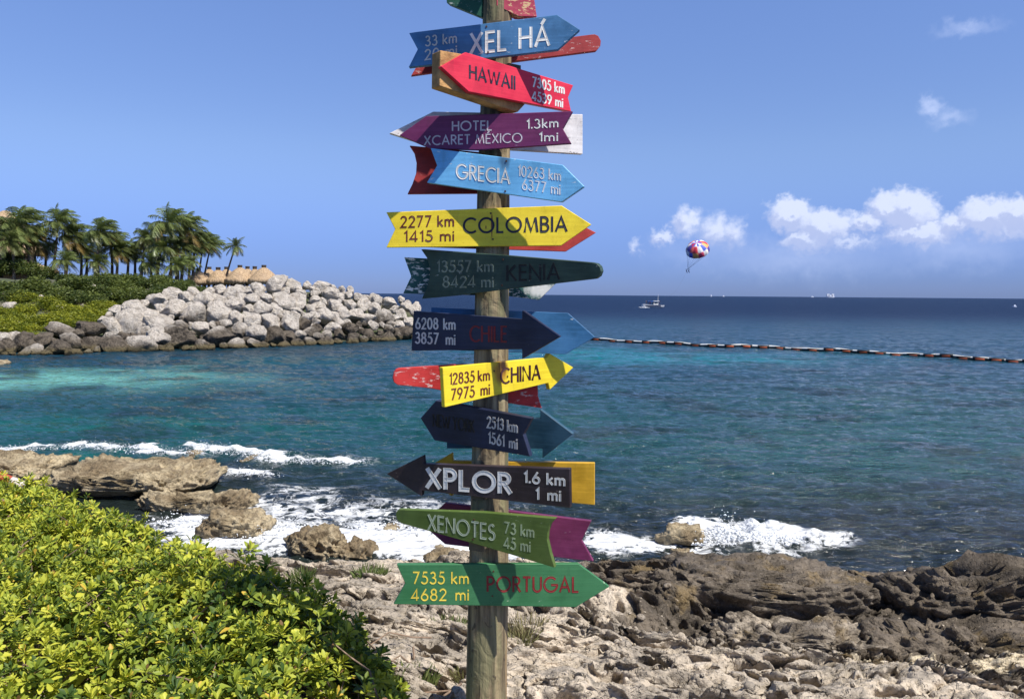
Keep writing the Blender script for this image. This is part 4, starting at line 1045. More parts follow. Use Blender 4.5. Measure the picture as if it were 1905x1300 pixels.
# ------------------------------------------------------------------ coconut palms
def palm_crown(seed, nf=26, flen=3.9, wind=.35):
    rg = np.random.default_rng(seed); Vs, Fs, Cs, k = [], [], [], 0
    for i in range(nf):
        a = i * 2.39996 + rg.normal(0, .25); q = i / nf
        el = R(82) - q * R(112) + rg.normal(0, .12)
        L = flen * rg.uniform(.8, 1.1) * (.8 if q < .15 else 1)
        d = np.array([math.cos(a) * math.cos(el), math.sin(a) * math.cos(el), math.sin(el)])
        pts = [np.zeros(3)]; ns = 13
        for s in range(ns):
            d = d + np.array([wind * .085, .01, -.105 - .05 * q]) * (.5 + s / ns); d /= np.linalg.norm(d); pts.append(pts[-1] + d * L / ns)
        pts = np.array(pts)
        old = q > .82 and rg.random() < .55
        c0 = np.array([.26, .18, .06]) if old else np.array([.10, .135, .045]) * rg.uniform(.65, 1.5) + np.array([.03, .02, 0]) * q
        T = np.gradient(pts, axis=0); T /= np.linalg.norm(T, axis=1)[:, None]
        S = np.cross(T, [0, 0, 1.0]); S /= np.linalg.norm(S, axis=1)[:, None] + 1e-6; Nn = np.cross(S, T)
        tt = np.linspace(.1, .995, 34)
        idx = tt * ns; i0 = np.minimum(idx.astype(int), ns - 1); fr = (idx - i0)[:, None]
        P = pts[i0] * (1 - fr) + pts[i0 + 1] * fr; Tq, Sq, Nq = T[i0], S[i0], Nn[i0]
        for sg in (-1, 1):
            ll = L * (.30 * np.sin(np.pi * np.clip(tt * .86 + .1, 0, 1)) + .03) * rg.uniform(.85, 1.15, len(tt))
            dirn = Tq * .65 + Sq * sg * .85 + Nq * .15 + np.array([wind * .45, 0, -.35 - .25 * q]) + rg.normal(0, .10, (len(tt), 3)); dirn /= np.linalg.norm(dirn, axis=1)[:, None]
            tip = P + dirn * ll[:, None] + np.array([wind * .15, 0, -.30]) * (ll[:, None] ** 1.3)
            midp = P + dirn * ll[:, None] * .5
            w = .037 * L / 3.9
            V = np.stack([P - Tq * w, P + Tq * w, midp + Tq * w * 1.3, midp - Tq * w * 1.3, tip + Tq * w * .2, tip - Tq * w * .2], 1)
            Vs.append(V.reshape(-1, 3)); n = len(tt)
            f = np.array([[0, 1, 2, 3], [3, 2, 4, 5]]); Fs.append((f[None] + (np.arange(n) * 6)[:, None, None] + k).reshape(-1, 4)); k += 6 * n
            cc = c0 * rg.uniform(.8, 1.25, (n, 1)); Cs.append(np.repeat(cc, 6, 0))
        v, f = tube(pts, np.linspace(.05, .012, len(pts)), 4, False); Vs.append(v); Fs.append(f + k); k += len(v); Cs.append(np.tile(np.array([[.17, .17, .05]]), (len(v), 1)))
    o = mesh_np('crown', np.vstack(Vs), np.vstack(Fs), PALM, attrs={'leaf_tint': np.vstack(Cs)}); me = o.data; bpy.data.objects.remove(o)
    return me
PALM = leaf_material('palm fronds', trans=.22, rough=.38, spec=.5)
CROWNS = [palm_crown(1, 30, 4.2, .8), palm_crown(2, 34, 4.3, 1.0), palm_crown(3, 32, 4.0, .6), palm_crown(4, 34, 4.2, 1.2)]
CROWN_DRY = palm_crown(9, 26, 3.5, .3)
CROWN_OPEN = palm_crown(12, 20, 3.6, .05)
TRUNKM = plain('palm trunk', (.13, .105, .08), .9, .35, 3, .03)
def palm(px, py, d, crown_px, base_px, base_py, label, mesh, group=None, tr=.17, rz=0.0):
    """crown centre and trunk foot read off the photo"""
    top, foot = at_y(px, py - 9, d), at_y(base_px, base_py, d)
    root = thing('coconut_palm', label, 'palm tree', foot, 0, group)
    h = top - foot
    ts = np.linspace(0, 1, 12); pts = h[None] * ts[:, None] ; pts[:, 0] = h[0] * ts ** 1.5; pts[:, 1] += .25 * np.sin(ts * 3.1)
    v, f = tube(pts, tr * (1.15 - .45 * ts) * (1 + .5 * np.exp(-ts * 12)), 9)
    tris_safe('trunk', v, f, TRUNKM, root, True)
    c = bpy.data.objects.new('crown', mesh); link(c, root); c.location = Vector([float(q) for q in pts[-1]])
    s = crown_px * 1.10 / FPX * d / 4.4; c.scale = (s, s, s); c.rotation_euler = (0, 0, rz)
    return root
palm(38, 428, 98, 55, 60, 520, 'tall windswept coconut palm in front of the large thatched roof', CROWNS[3], tr=.24)
palm(12, 436, 99, 44, 2, 520, 'coconut palm with a leaning trunk cut by the left edge of the picture', CROWNS[1])
palm(108, 424, 100, 44, 98, 520, 'coconut palm with one long drooping frond right of the thatched roof', CROWNS[0])
palm(128, 446, 101, 42, 122, 520, 'lighter green palm crowded behind the palm with the drooping frond', CROWNS[1], rz=.3)
palm(186, 440, 99, 42, 176, 522, 'bushy windswept palm standing in the middle of the left palm grove', CROWNS[3], rz=.2)
palm(205, 458, 102, 36, 208, 522, 'smaller palm with hanging fronds pressed against the bushy windswept palm', CROWNS[1], rz=-.3)
palm(238, 480, 103, 27, 236, 525, 'short dark palm in the gap between the two palm groups', CROWNS[2])
palm(270, 452, 100, 36, 262, 520, 'brownish palm with dead hanging fronds at the left of the taller group', CROWN_DRY)
palm(315, 425, 98, 48, 318, 530, 'tallest palm with a broad crown in the right palm group', CROWNS[0], rz=.25)
palm(345, 432, 100, 42, 337, 535, 'palm with a yellowed frond leaning right beside the tallest one', CROWNS[1], rz=.15)
palm(300, 470, 97, 40, 290, 528, 'low full palm below the tallest palm', CROWNS[2], rz=1.2)
palm(352, 495, 98, 26, 350, 532, 'small low palm beneath the palm with a yellowed frond', CROWNS[2], rz=2.1)
palm(378, 462, 104, 34, 368, 530, 'palm with several thin trunks left of the thatched huts', CROWNS[3], rz=-.2, tr=.12)
palm(392, 466, 106, 30, 378, 530, 'slender palm behind the several thin trunks near the huts', CROWNS[0], rz=.5, tr=.12)
palm(438, 468, 102, 29, 418, 532, 'lone leaning palm with a star shaped crown in front of the huts', CROWN_OPEN, tr=.12)
palm(85, 472, 103, 28, 82, 520, 'low dark palm between the thatched roof and the palm grove', CROWNS[2], rz=.7)
palm(160, 478, 104, 26, 160, 520, 'low palm half hidden under the left grove', CROWNS[0], rz=1.7)

for x, y, d, c, bx, lab, k in [(60, 450, 100, 42, 66, 'palm filling the gap right of the tall palm at the thatched roof', 1), (150, 462, 103, 40, 150, 'palm with hanging yellowish fronds in the left grove', 3), (218, 470, 101, 34, 216, 'ragged palm at the right end of the left grove', 1),
                               (250, 470, 104, 34, 250, 'dark palm left of the brownish palm with dead fronds', 2), (290, 445, 102, 44, 292, 'dense palm pressed against the left of the tallest palm', 3), (330, 465, 99, 42, 328, 'dense palm with drooping fronds under the tallest crown', 1),
                               (362, 455, 102, 36, 358, 'palm filling the gap right of the yellowed palm', 3), (120, 490, 98, 30, 120, 'very low palm with fronds touching the hedge in the left grove', 0), (180, 492, 98, 30, 182, 'very low palm with fronds touching the hedge in the middle', 2),
                               (280, 495, 97, 32, 280, 'very low palm rising from the hedge under the right group', 3), (330, 500, 96, 30, 330, 'stubby palm rising from the hedge right of the right group', 0), (20, 455, 96, 38, 26, 'palm crown crowded under the tall palm at the far left', 2)]:
    palm(x, y + 4, d, c, bx, 526, lab, CROWNS[k], rz=float(rng.uniform(-.4, .4)))

# ------------------------------------------------------------------ thatched huts
def thatch_mat():
    m, g = material('palm thatch')
    tc = g.new('ShaderNodeTexCoord').outputs['Object']
    n = g.noise(g.mapping(tc, (5, 5, 1.2)), 1.4, 6, .7); b = g.noise(tc, .9, 4)
    c = g.mix(g.step(n, .32, .68), (.24, .155, .085), (.58, .42, .26)); c = g.mix(g.step(b, .4, .65, 0, .4), c, (.36, .27, .19))
    g._in(g.b.inputs['Base Color'], c); g.b.inputs['Roughness'].default_value = .95
    g._in(g.b.inputs['Normal'], g.bump(n, 1.0, .15)); return m
THATCH = thatch_mat(); DARKW = plain('dark timber', (.07, .05, .035), .85, .3, 4)
def thatch_roof(r, h, seed, n=72, m=22):
    th = np.linspace(0, 2 * np.pi, n, endpoint=False); t = np.linspace(0, 1, m)
    prof_r = .05 + .95 * (t ** .88); prof_z = 1 - t ** 1.22
    V = np.zeros((n, m, 3))
    for j in range(m):
        wob = 1 + .035 * perlin(np.cos(th) * 4 + seed, np.sin(th) * 4, t[j] * 5) + (.03 * ((t[j] * 4.0) % 1.0)) + (rng.uniform(-.03, .03, n) if j > m - 4 else 0)
        V[:, j] = np.stack([np.cos(th) * prof_r[j] * r * wob, np.sin(th) * prof_r[j] * r * wob, h * prof_z[j] + (rng.uniform(-.12, .03, n) if j == m - 1 else 0 * th)], 1)
    skirt = V[:, -1].copy(); skirt[:, 2] -= .35 + rng.uniform(0, .2, n); inner = skirt.copy(); inner[:, :2] *= .86; inner[:, 2] += .2
    V = np.concatenate([V, skirt[:, None], inner[:, None]], 1)
    return V.reshape(-1, 3), grid_faces(n, m + 2, 0, True)
def hut(px0, px1, ytop, yeave, ybase, d, label, group='thatched huts on the point', cap=True):
    cx = (px0 + px1) / 2; e = at_y(cx, yeave, d); t = at_y(cx, ytop, d); b = at_y(cx, ybase, d); r = (px1 - px0) * .60 / FPX * d
    root = thing('thatched_hut', label, 'hut', b, 0, group)
    V, F = thatch_roof(r, t[2] - e[2], px0); V = V + np.array([0, 0, e[2] - b[2]])
    mesh_np('roof', V, F[:, ::-1], THATCH, root)
    if cap:
        q = MB().tube([[0, 0, t[2] - b[2] - .25], [0, 0, t[2] - b[2] + .26]], np.array([.26, .30]), 10); q.build('roof_cap', DARKW, root)
    for k in range(6):
        a = k * math.pi / 3 + .3
        x, y = r * .78 * math.cos(a), r * .78 * math.sin(a)
        MB().tube([[x, y, -.4], [x, y, e[2] - b[2] + .1]], .13, 7).build('post', DARKW, root)
    return root
hut(468, 515, 497, 521, 534, 100, 'rightmost thatched hut with a wide round roof on the point')
hut(461, 488, 499, 519, 534, 108, 'thatched hut peak showing just left of the rightmost hut')
hut(446, 476, 499, 519, 534, 112, 'small thatched hut peak right of the large middle hut')
hut(424, 470, 497, 521, 536, 101, 'large thatched hut in the middle behind the lone leaning palm')
hut(404, 440, 500, 521, 536, 106, 'thatched hut half hidden by the trunk of the lone leaning palm')
hut(389, 424, 501, 522, 536, 102, 'thatched hut between the thin palm trunks and the leaning palm')
hut(372, 408, 500, 522, 536, 110, 'thatched hut peak rising right behind the thin palm trunks')
hut(352, 388, 503, 523, 536, 104, 'leftmost thatched hut behind the thin palm trunks')
# the big palapa at the left edge
def big_palapa():
    d = 112; b = at_y(15, 530, d); root = thing('thatched_building', 'large building with a broad sandy thatched roof behind the palms at the left', 'building', b)
    e = at_y(15, 468, d)[2] - b[2]; t = at_y(15, 392, d)[2] - b[2]; r = 64 / FPX * d
    V, F = thatch_roof(r, t - e, 3.3, 96, 30); V = V + np.array([0, 0, e]); mesh_np('roof', V, F[:, ::-1], THATCH, root)
    V, F = thatch_roof(r * .9, 1.6, 5.1, 80, 14); V[:, 0] *= 1.25; V = V + np.array([1.6, -.8, e - 2.6]); mesh_np('lower_roof', V, F[:, ::-1], THATCH, root)
    MB().tube([[0, 0, -1], [0, 0, e - .2]], np.array([r * .7, r * .7]), 24).build('wall', plain('stucco', (.42, .33, .26), .9, .2, 2), root)
big_palapa()

# ------------------------------------------------------------------ floating barrier line
def buoy_line():
    PX = [(1078, 630.5), (1100, 632), (1200, 637.5), (1350, 645), (1440, 647.5), (1500, 651), (1600, 656), (1700, 661.5), (1800, 668), (1895, 673), (1990, 679), (2120, 687)]
    P = np.array([at_z(x, y + 1.5, .0) for x, y in PX]); s = np.concatenate([[0], np.cumsum(np.linalg.norm(np.diff(P, axis=0), axis=1))])
    f = lambda q: np.array([np.interp(q, s, P[:, i]) for i in range(3)])
    root = thing('floating_barrier', 'floating barrier line of white pipe with orange floats across the bay', 'barrier', P[0])
    q = np.linspace(0, s[-1], 160); L = np.array([f(t) for t in q]) - P[0]
    L[:, 2] += .05 * np.sin(q * .8) + .03 * np.sin(q * 2.3)
    a = L.copy(); a[:, 2] += .20
    tris_safe('pipe', *tube(a, .075, 8), plain('white pipe', (.74, .72, .68), .45, .15, 2), root, True)
    b = L.copy(); b[:, 2] += .06
    tris_safe('rope', *tube(b, .07, 7), plain('black rope', (.02, .02, .022), .7, .2, 2), root, True)
    OR = plain('faded orange plastic', (.50, .105, .035), .5, .25, 5)
    BK = plain('black strap', (.02, .02, .022), .6, .2, 5)
    me = me2 = None
    xs = np.arange(1110, 2100, 31.0)
    for x in xs:
        sx = np.interp(x, [p[0] for p in PX], s); c = f(sx) - P[0]; t = f(sx + .3) - f(sx - .3); ang = math.atan2(t[1], t[0])
        if me is None:
            v, fc = tube([[-.32, 0, 0], [-.30, 0, 0], [-.27, 0, 0], [.27, 0, 0], [.30, 0, 0], [.32, 0, 0]], np.array([.06, .10, .12, .12, .10, .06]), 12)
            o = tris_safe('float', v, fc, OR, root, True); me = o.data
            v, fc = tube([[-.47, 0, .07], [.47, 0, .07]], .10, 8); o2 = tris_safe('strap', v, fc, BK, o, True); me2 = o2.data
        else:
            o = bpy.data.objects.new('float', me); link(o, root); o2 = bpy.data.objects.new('strap', me2); link(o2, o)
        zz = np.interp(sx, q, L[:, 2]); o.location = (float(c[0]), float(c[1] - .06), float(zz + .10 + rng.uniform(-.03, .03))); o.rotation_euler = (rng.uniform(-.2, .2), rng.uniform(-.04, .04), ang)
buoy_line()

# ------------------------------------------------------------------ boat, parasail, far ships
def boat():
    b = at_z(1214, 572, 0); d = b[1]; L = 40 / FPX * d
    root = thing('tow_boat', 'white motor boat with a blue sun canopy towing the parasail', 'boat', b + np.array([0, 0, .0]), 0)
    n = 21; xs = np.linspace(-.5, .5, n) * L; secs = []
    for x in xs:
        t = (x / L + .5)          # bow at the left
        w = .15 * L * min(1, (t * 2.2) ** .6 if t > 0 else 0) + .02
        top = .135 * L * (1.35 - .55 * min(1, t * 1.6)) * .95; keel = -.03 * L + .05 * L * max(0, .25 - t) * 4
        secs.append([[x, -w, top], [x, -w * .92, .35 * top], [x, -w * .5, keel], [x, 0, keel * 1.3], [x, w * .5, keel], [x, w * .92, .35 * top], [x, w, top]])
    V = np.array(secs).reshape(-1, 3); F = [tuple(f) for f in grid_faces(n, 7)]
    for k in range(n - 1):
        F.append((k * 7, k * 7 + 6, (k + 1) * 7 + 6, (k + 1) * 7))
    F.append(tuple(range((n - 1) * 7, n * 7)))
    WH = plain('white gelcoat', (.78, .78, .76), .3, .06, 1); NAVY = plain('navy paint band', (.02, .03, .07), .4, .1, 1)
    tris_safe('hull', V, F, WH, root)
    m = MB(); m.box((.0, -.152 * L, .075 * L), (.72 * L, .02, .05 * L)).build('hull_stripe', NAVY, root)
    m = MB(); m.box((.14 * L, 0, .19 * L), (.2 * L, .2 * L, .12 * L)); m.box((.15 * L, 0, .30 * L), (.27 * L, .25 * L, .025 * L)); m.build('cabin', WH, root)
    GL_ = plain('dark glass', (.02, .03, .04), .1, .1, 1)
    MB().box((.14 * L, -.103 * L, .205 * L), (.16 * L, .02, .06 * L)).build('window', GL_, root)
    MB().box((.035 * L, 0, .205 * L), (.02, .16 * L, .06 * L)).build('window', GL_, root)
    MB().box((-.10 * L, 0, .285 * L), (.26 * L, .24 * L, .02 * L)).build('canopy', plain('blue canvas', (.03, .12, .45), .8, .2, 1), root)
    for x in (-.21, .0):
        for y in (-.1, .1):
            MB().tube([[x * L, y * L, .1 * L], [x * L, y * L, .285 * L]], .05, 6).build('canopy_post', NAVY, root)
    MB().tube([[.24 * L, 0, .1 * L], [.25 * L, 0, .62 * L]], np.array([.08, .03]), 6).build('mast', WH, root)
    MB().tube([[.30 * L, 0, .1 * L], [.36 * L, 0, .30 * L], [.38 * L, 0, .31 * L]], .07, 6).build('tow_arch', NAVY, root)
    MB().box((.46 * L, 0, .09 * L), (.14 * L, .2 * L, .03 * L)).build('stern_platform', WH, root)
    for (x, y, c) in [(-.30, 0, (.03, .03, .05)), (-.12, .04, (.30, .05, .05)), (.3, -.05, (.03, .04, .10))]:
        person(at_z(1214, 572, 0) + np.array([x * L, y * L, .12 * L]), 1.6, c, 'person standing %s of the tow boat' % ('in dark clothes at the bow' if x < -.2 else 'in a red shirt under the canopy' if x < 0 else 'in dark clothes at the stern'), 'stand', .5)
def person(foot, h, cloth, label, pose='stand', rz=0.0):
    bm = bmesh.new(); J = {}
    if pose == 'stand':
        J = dict(pel=(0, 0, .52), ch=(0, 0, .76), nk=(0, 0, .84), hd=(0, -.01, .93), la=(-.12, 0, .79), le=(-.16, -.02, .62), lh=(-.15, -.1, .50), ra=(.12, 0, .79), re=(.16, -.02, .62), rh=(.15, -.1, .50),
                 lt=(-.06, 0, .49), lk=(-.07, -.02, .27), lf=(-.07, 0, .03), rt=(.06, 0, .49), rk=(.07, -.02, .27), rf=(.07, 0, .03), lo=(-.07, -.08, .02), ro=(.07, -.08, .02))
    else:
        J = dict(pel=(0, 0, .45), ch=(0, .03, .70), nk=(0, .02, .79), hd=(0, 0, .89), la=(-.12, .02, .74), le=(-.19, -.02, .84), lh=(-.13, 0, 1.0), ra=(.12, .02, .74), re=(.19, -.02, .84), rh=(.13, 0, 1.0),
                 lt=(-.06, -.02, .44), lk=(-.08, -.22, .40), lf=(-.08, -.26, .17), rt=(.06, -.02, .44), rk=(.08, -.22, .40), rf=(.08, -.26, .17), lo=(-.08, -.33, .13), ro=(.08, -.33, .13))
    rad = dict(pel=.085, ch=.095, nk=.035, hd=.062, la=.04, le=.032, lh=.022, ra=.04, re=.032, rh=.022, lt=.06, lk=.045, lf=.03, rt=.06, rk=.045, rf=.03, lo=.025, ro=.025)
    vs = {k: bm.verts.new(Vector(v) * h) for k, v in J.items()}
    for a, b in [('pel', 'ch'), ('ch', 'nk'), ('nk', 'hd'), ('ch', 'la'), ('la', 'le'), ('le', 'lh'), ('ch', 'ra'), ('ra', 're'), ('re', 'rh'), ('pel', 'lt'), ('lt', 'lk'), ('lk', 'lf'), ('lf', 'lo'), ('pel', 'rt'), ('rt', 'rk'), ('rk', 'rf'), ('rf', 'ro')]:
        bm.edges.new((vs[a], vs[b]))
    bm.verts.index_update(); order = [k for k in J]
    m, g = material('clothed figure')
    tc = g.new('ShaderNodeTexCoord').outputs['Object']; sp = g.new('ShaderNodeSeparateXYZ'); g._in(sp.inputs[0], tc)
    g._in(g.b.inputs['Base Color'], g.mix(g.step(sp.outputs[2], .80 * h, .82 * h), cloth, (.30, .16, .10))); g.b.inputs['Roughness'].default_value = .8
    o = obj('person', bm, m, smooth=True)
    sk = o.modifiers.new('skin', 'SKIN')
    for i, k in enumerate(order):
        o.data.skin_vertices[0].data[i].radius = (rad[k] * h, rad[k] * h)
    o.data.skin_vertices[0].data[0].use_root = True
    sb = o.modifiers.new('sub', 'SUBSURF'); sb.levels = 1; sb.render_levels = 1
    o.location = Vector([float(v) for v in foot]); o.rotation_euler = (0, 0, rz)
    return tag(o, label, 'person')

def parasail():
    d = 330.0; c = at_y(1298, 466, d); rr = 22 / FPX * d
    root = thing('parasail', 'parasail canopy with red, white, blue and yellow gores over the sea', 'parasail', c)
    n, m = 48, 14; th = np.linspace(0, 2 * np.pi, n, endpoint=False); V = np.zeros((n, m, 3)); C = np.zeros((n, m, 3))
    pal = [(.55, .03, .05), (.75, .72, .70), (.05, .10, .50), (.75, .35, .10), (.60, .05, .12), (.80, .78, .74), (.10, .06, .30), (.62, .10, .10)]
    for j in range(m):
        t = j / (m - 1); ph = t * R(100)
        r = math.sin(ph) * (1 - .05 * math.cos(8 * 0)); sc = 1 + .05 * t * np.abs(np.sin(th * 6))
        V[:, j] = np.stack([rr * r * np.cos(th) * sc, rr * r * np.sin(th) * sc, rr * .80 * math.cos(ph) + rr * .06 * np.abs(np.sin(th * 6)) * t], 1)
        g = (th / (2 * np.pi) * 12).astype(int)
        for i in range(n):
            k = (g[i] + (3 if t > .62 else 0)) % 8 if t > .3 else (2 if (g[i] % 2) else 1 if g[i] % 3 else 0)
            C[i, j] = pal[k]
    Rm = np.array(Matrix.Rotation(R(38), 3, 'X') @ Matrix.Rotation(R(-16), 3, 'Y'))   # leaning with the wind: the crown faces the shore
    V = V.reshape(-1, 3) @ Rm.T
    # outer and inner cloth skins
    F = grid_faces(n, m, 0, True); Vi = V * .985; Fi = F[:, ::-1] + len(V)
    mat, g = material('parasail cloth'); g._in(g.b.inputs['Base Color'], g.attr('leaf_tint').outputs['Color']); g.b.inputs['Roughness'].default_value = .6
    mesh_np('canopy', np.vstack([V, Vi]), np.vstack([F, Fi]), mat, root, attrs={'leaf_tint': np.vstack([C.reshape(-1, 3)] * 2)})
    h = at_y(1279.5, 501, d) - c
    rim = V.reshape(n, m, 3)[:, -1]
    LM = plain('dark cord', (.05, .05, .06), .8, .1, 1)
    mb = MB()
    for k in range(0, n, 4): mb.tube([rim[k], h], .022, 4)
    mb.build('suspension_lines', LM, root)
    MB().tube([h + np.array([-1.0, 0, 0]), h + np.array([1.0, 0, 0])], .06, 6).build('spreader_bar', LM, root)
    p = c + h
    person(p + np.array([-.5, 0, -1.75]), 1.7, (.02, .03, .06), 'left one of two people hanging in harness below the parasail', 'sit', .6)
    person(p + np.array([.45, .2, -1.7]), 1.7, (.03, .05, .10), 'right one of two people hanging in harness below the parasail', 'sit', .4)
    # tow line down to the boat
    e = at_z(1214, 572, 0) + np.array([4, 0, 3.0]); a = p
    q = [a + (e - a) * t + np.array([0, 0, -2.5 * math.sin(math.pi * t)]) for t in np.linspace(0, 1, 14)]
    o = tris_safe('tow_line', *tube(np.array(q), .015, 4), LM); tag(o, 'thin tow line running from the boat up to the parasail', 'rope')
boat()
parasail()
def far_ship(px, py, wpx, hpx, d, label, parts):
    b = at_z(px, 0, 0) if False else at_y(px, py, d); b[2] = 0
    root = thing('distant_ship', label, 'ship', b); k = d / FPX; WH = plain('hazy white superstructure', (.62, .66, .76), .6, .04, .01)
    n = 9; V = []
    for i in range(n):
        t = i / (n - 1) - .5; w = wpx * k * .12 * (1 - (2 * abs(t)) ** 3) + .5
        V += [[t * wpx * k, -w, hpx * k * .42], [t * wpx * k * .94, -w * .7, -1], [t * wpx * k * .94, w * .7, -1], [t * wpx * k, w, hpx * k * .42]]
    F = [tuple(f) for f in grid_faces(n, 4)] + [(i * 4, i * 4 + 3, i * 4 + 7, i * 4 + 4) for i in range(n - 1)] + [(0, 1, 2, 3), (4 * n - 4, 4 * n - 3, 4 * n - 2, 4 * n - 1)]
    tris_safe('hull', V, F, WH, root)
    for (x, z, w, h) in parts:
        MB().box((x * wpx * k, 0, (z + h / 2) * hpx * k), (w * wpx * k, wpx * k * .14, h * hpx * k)).build('deck_house', WH, root)
far_ship(1545, 549, 15, 7, 5200, 'blocky white ship on the horizon right of the parasail', [(-.3, .35, .3, .65), (.28, .35, .3, .65), (0, .35, .5, .35)])
far_ship(1323, 548, 3, 4, 5200, 'tiny white sail on the horizon nearest the parasail', [(0, .3, .4, .7)])
far_ship(1346, 548, 4, 2.5, 5200, 'tiny white vessel on the horizon just right of the sail', [(0, .3, .5, .7)])
far_ship(1511, 549, 6, 3, 5600, 'low white speck of a ship left of the blocky white ship', [(0, .3, .4, .5)])
b_ = at_z(1887, 571, 0); far_ship(1887, 571, 7, 4, float(b_[1]), 'small white boat on the open water near the right edge', [(.1, .3, .4, .7)])

# ------------------------------------------------------------------ spray, weeds, striped pole
def spray():
    """white water thrown up at the breakers and over the rocks: countless lumps and drops, one object"""
    P4, F4 = ICO[4]
    bm = bmesh.new(); bmesh.ops.create_icosphere(bm, subdivisions=1, radius=1); v1 = np.array([v.co[:] for v in bm.verts]); f1 = np.array([[v.index for v in f.verts] for f in bm.faces]); bm.free()
    VV, FF, k = [], [], 0
    def drops(c, sx, sy, sz, n, r0, r1):
        nonlocal k
        for i in range(n):
            u = rng.normal(0, 1, 2); h = abs(rng.normal(0, .5)) ** 1.3
            p = c + np.array([u[0] * sx, u[1] * sy, h * sz * math.exp(-.5 * (u[0] ** 2) * .5)])
            r = rng.uniform(r0, r1) * (1 - .6 * min(1, h)) * rng.uniform(.4, 1)
            v = v1 * np.array([r * rng.uniform(.8, 2.2), r, r * rng.uniform(.7, 1.4)]) + p; VV.append(v); FF.append(f1 + k); k += len(v)
    for (x, y, sx, sy, sz, n, r0, r1) in [(1345, 1000, .22, .12, .42, 420, .008, .035), (1395, 1003, .35, .12, .36, 420, .008, .035), (1460, 1006, .35, .14, .2, 240, .008, .03), (1320, 1010, .2, .15, .3, 160, .008, .03),
                                          (480, 1000, .35, .2, .22, 260, .01, .035), (530, 985, .2, .2, .25, 160, .01, .03), (330, 975, .3, .2, .2, 160, .01, .035), (655, 1010, .15, .1, .12, 100, .008, .025), (700, 985, .8, .3, .12, 240, .01, .03)]:
        drops(at_z(x, y, 0.02), sx, sy, sz, n, r0, r1)
    for c in CRESTS:
        for (x0, y0), (x1, y1) in zip(c[:-1], c[1:]):
            for t in np.linspace(0, 1, 4): drops(at_z(x0 + (x1 - x0) * t, y0 + (y1 - y0) * t, .12), .34, .14, .2, 30, .006, .022)
    drops(at_z(1197, 572.5, 0), 1.0, .7, .5, 60, .08, .24)   # bow wave of the tow boat
    o = mesh_np('sea_spray', np.vstack(VV), np.vstack(FF), plain('spray foam', (.76, .78, .80), .7, .03, 2), smooth=True)
    tag(o, 'white spray and foam drops thrown up by the breaking waves', 'spray', kind='stuff')
spray()
def weed(px, py, d, r, h, n, label, cols=((.05, .09, .02), (.16, .19, .06))):
    y = d; p = at_y(px, py, d)
    rg = np.random.default_rng(int(px)); a = rg.uniform(0, 6.28, n); rad = np.sqrt(rg.random(n)) * r
    b = np.stack([rad * np.cos(a), rad * np.sin(a), -.03 + 0 * a], 1)
    dr = np.stack([np.cos(a) * rg.uniform(.1, .9, n), np.sin(a) * rg.uniform(.1, .9, n), 1 + 0 * a], 1)
    t = rg.random((n, 1)); c = np.array(cols[0]) + (np.array(cols[1]) - np.array(cols[0])) * t
    V, F, C = leaves(b, dr, np.cross(dr, rg.normal(size=(n, 3))), rg.uniform(.5, 1.1, n) * h, h * .07 * rg.uniform(.7, 1.4, n), rg.uniform(0, .4, n), c)
    o = mesh_np('weed_tuft', V, F, LEAF, smooth=True, attrs={'leaf_tint': C}); o.location = Vector([float(q) for q in p])
    tag(o, label, 'weed')
weed(562, 1074, 8.75, .13, .13, 160, 'small green weed tuft on the pale rock nearest the bush')
weed(690, 1074, 8.8, .16, .16, 220, 'green weed tuft in a crack left of the PORTUGAL sign')
weed(835, 1165, 6.75, .16, .10, 160, 'low weed in a hollow just left of the post')
weed(985, 1172, 6.6, .16, .13, 120, 'dry straggly weed on the rock right of the post', ((.10, .09, .04), (.28, .24, .13)))
weed(965, 1195, 6.2, .12, .13, 110, 'low dry weed close to the foot of the post', ((.10, .10, .04), (.26, .24, .11)))
weed(768, 1275, 5.15, .14, .14, 160, 'olive weed tuft between the bush and the post')
weed(700, 1290, 4.95, .16, .16, 180, 'grassy weed at the lower edge of the bush')
weed(870, 1260, 5.3, .10, .09, 90, 'tiny weed on pale rock beside the post base', ((.10, .10, .04), (.24, .24, .10)))
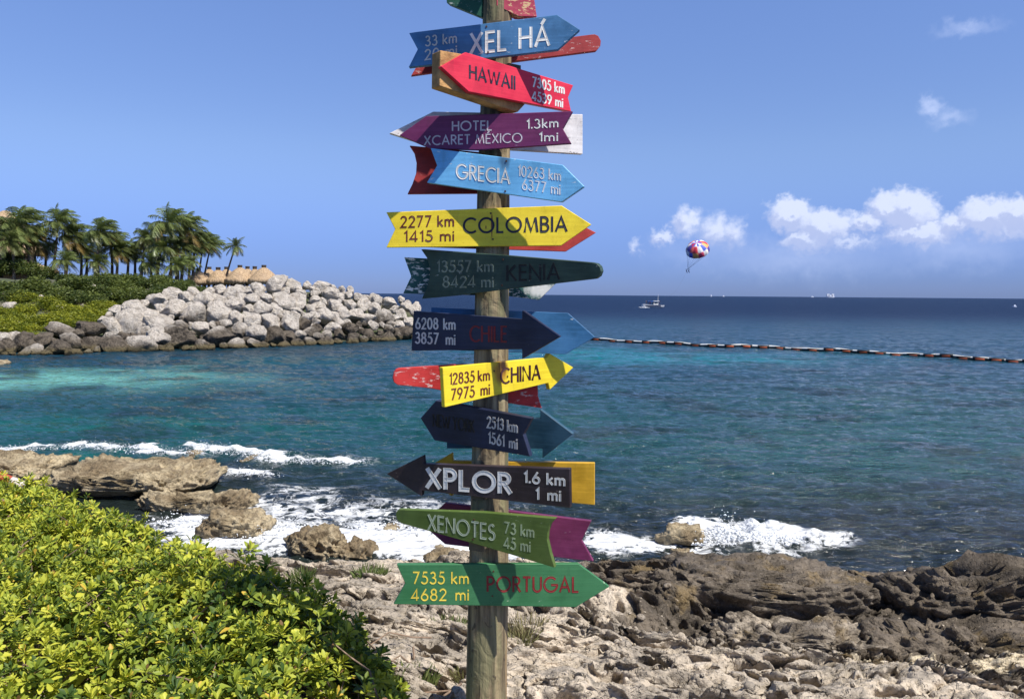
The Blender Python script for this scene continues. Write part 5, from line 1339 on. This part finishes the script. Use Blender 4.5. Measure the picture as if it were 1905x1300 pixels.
def loose_stones():
    """broken limestone lying about on the shelf"""
    bm = bmesh.new(); bmesh.ops.create_icosphere(bm, subdivisions=2, radius=1); v1 = np.array([v.co[:] for v in bm.verts]); f1 = np.array([[v.index for v in f.verts] for f in bm.faces]); bm.free()
    var = []
    for k in range(8):
        q = v1 * (1 + .35 * fbm(v1[:, 0] * 1.2 + k * 5, v1[:, 1] * 1.2, v1[:, 2] * 1.2, 3))[:, None]; var.append(q)
    VV, FF, DK, k = [], [], [], 0
    for i in range(1500):
        y = rng.uniform(4.6, 8.6); x = rng.uniform(-.8, 1.1) * y * .62 + .5
        right = x > .75 + (8 - y) * .75
        if not right and rng.random() < .72: continue
        if x < bush_edge(y) + .1: continue
        hit = GB_TREE.ray_cast(Vector((x, y, 5)), Vector((0, 0, -1)))
        if hit[0] is None: continue
        r = rng.uniform(.008, .022) if rng.random() < .85 else rng.uniform(.025, .055)
        a = rng.uniform(0, 6.28); c, s_ = math.cos(a), math.sin(a)
        q = var[int(rng.integers(8))] * np.array([r * rng.uniform(.8, 1.5), r, r * rng.uniform(.5, .8)])
        q = np.stack([q[:, 0] * c - q[:, 1] * s_, q[:, 0] * s_ + q[:, 1] * c, q[:, 2]], 1) + np.array(hit[0]) + np.array([0, 0, r * .25])
        VV.append(q); FF.append(f1 + k); k += len(q); DK.append(np.full(len(q), rng.choice([0, .2, .6]) if right else rng.choice([0, 0, .3])))
    o = mesh_np('loose_stones', np.vstack(VV), np.vstack(FF), ROCK, attrs={'dark': np.concatenate(DK), 'sand': np.zeros(k)})
    tag(o, 'small loose stones and rubble scattered over the limestone shelf', 'stones', kind='stuff')
loose_stones()
def striped_pole():
    d = 9.3; a = at_y(-70, 858, d); b = at_y(44, 903, d); u = (b - a)
    root = thing('striped_pole', 'red and white striped pole sticking out behind the bush at the left edge', 'pole', a)
    rd = plain('red brown paint', (.40, .075, .035), .5, .25, 9); wh = plain('off white paint', (.66, .58, .52), .55, .2, 9)
    for (t0, t1, m_) in [(0, .2, rd), (.2, .38, wh), (.38, .80, rd), (.80, 1.0, wh)]:
        V, F = tube(np.array([u * (t0 + (t1 - t0) * q) for q in np.linspace(0, 1, 4)]), .052, 14); tris_safe('band', V, F, m_, root, True)
    MB().tube([u * .12, u * .12 + np.array([0, .05, -1.6])], .04, 8).build('support', wh, root)
striped_pole()
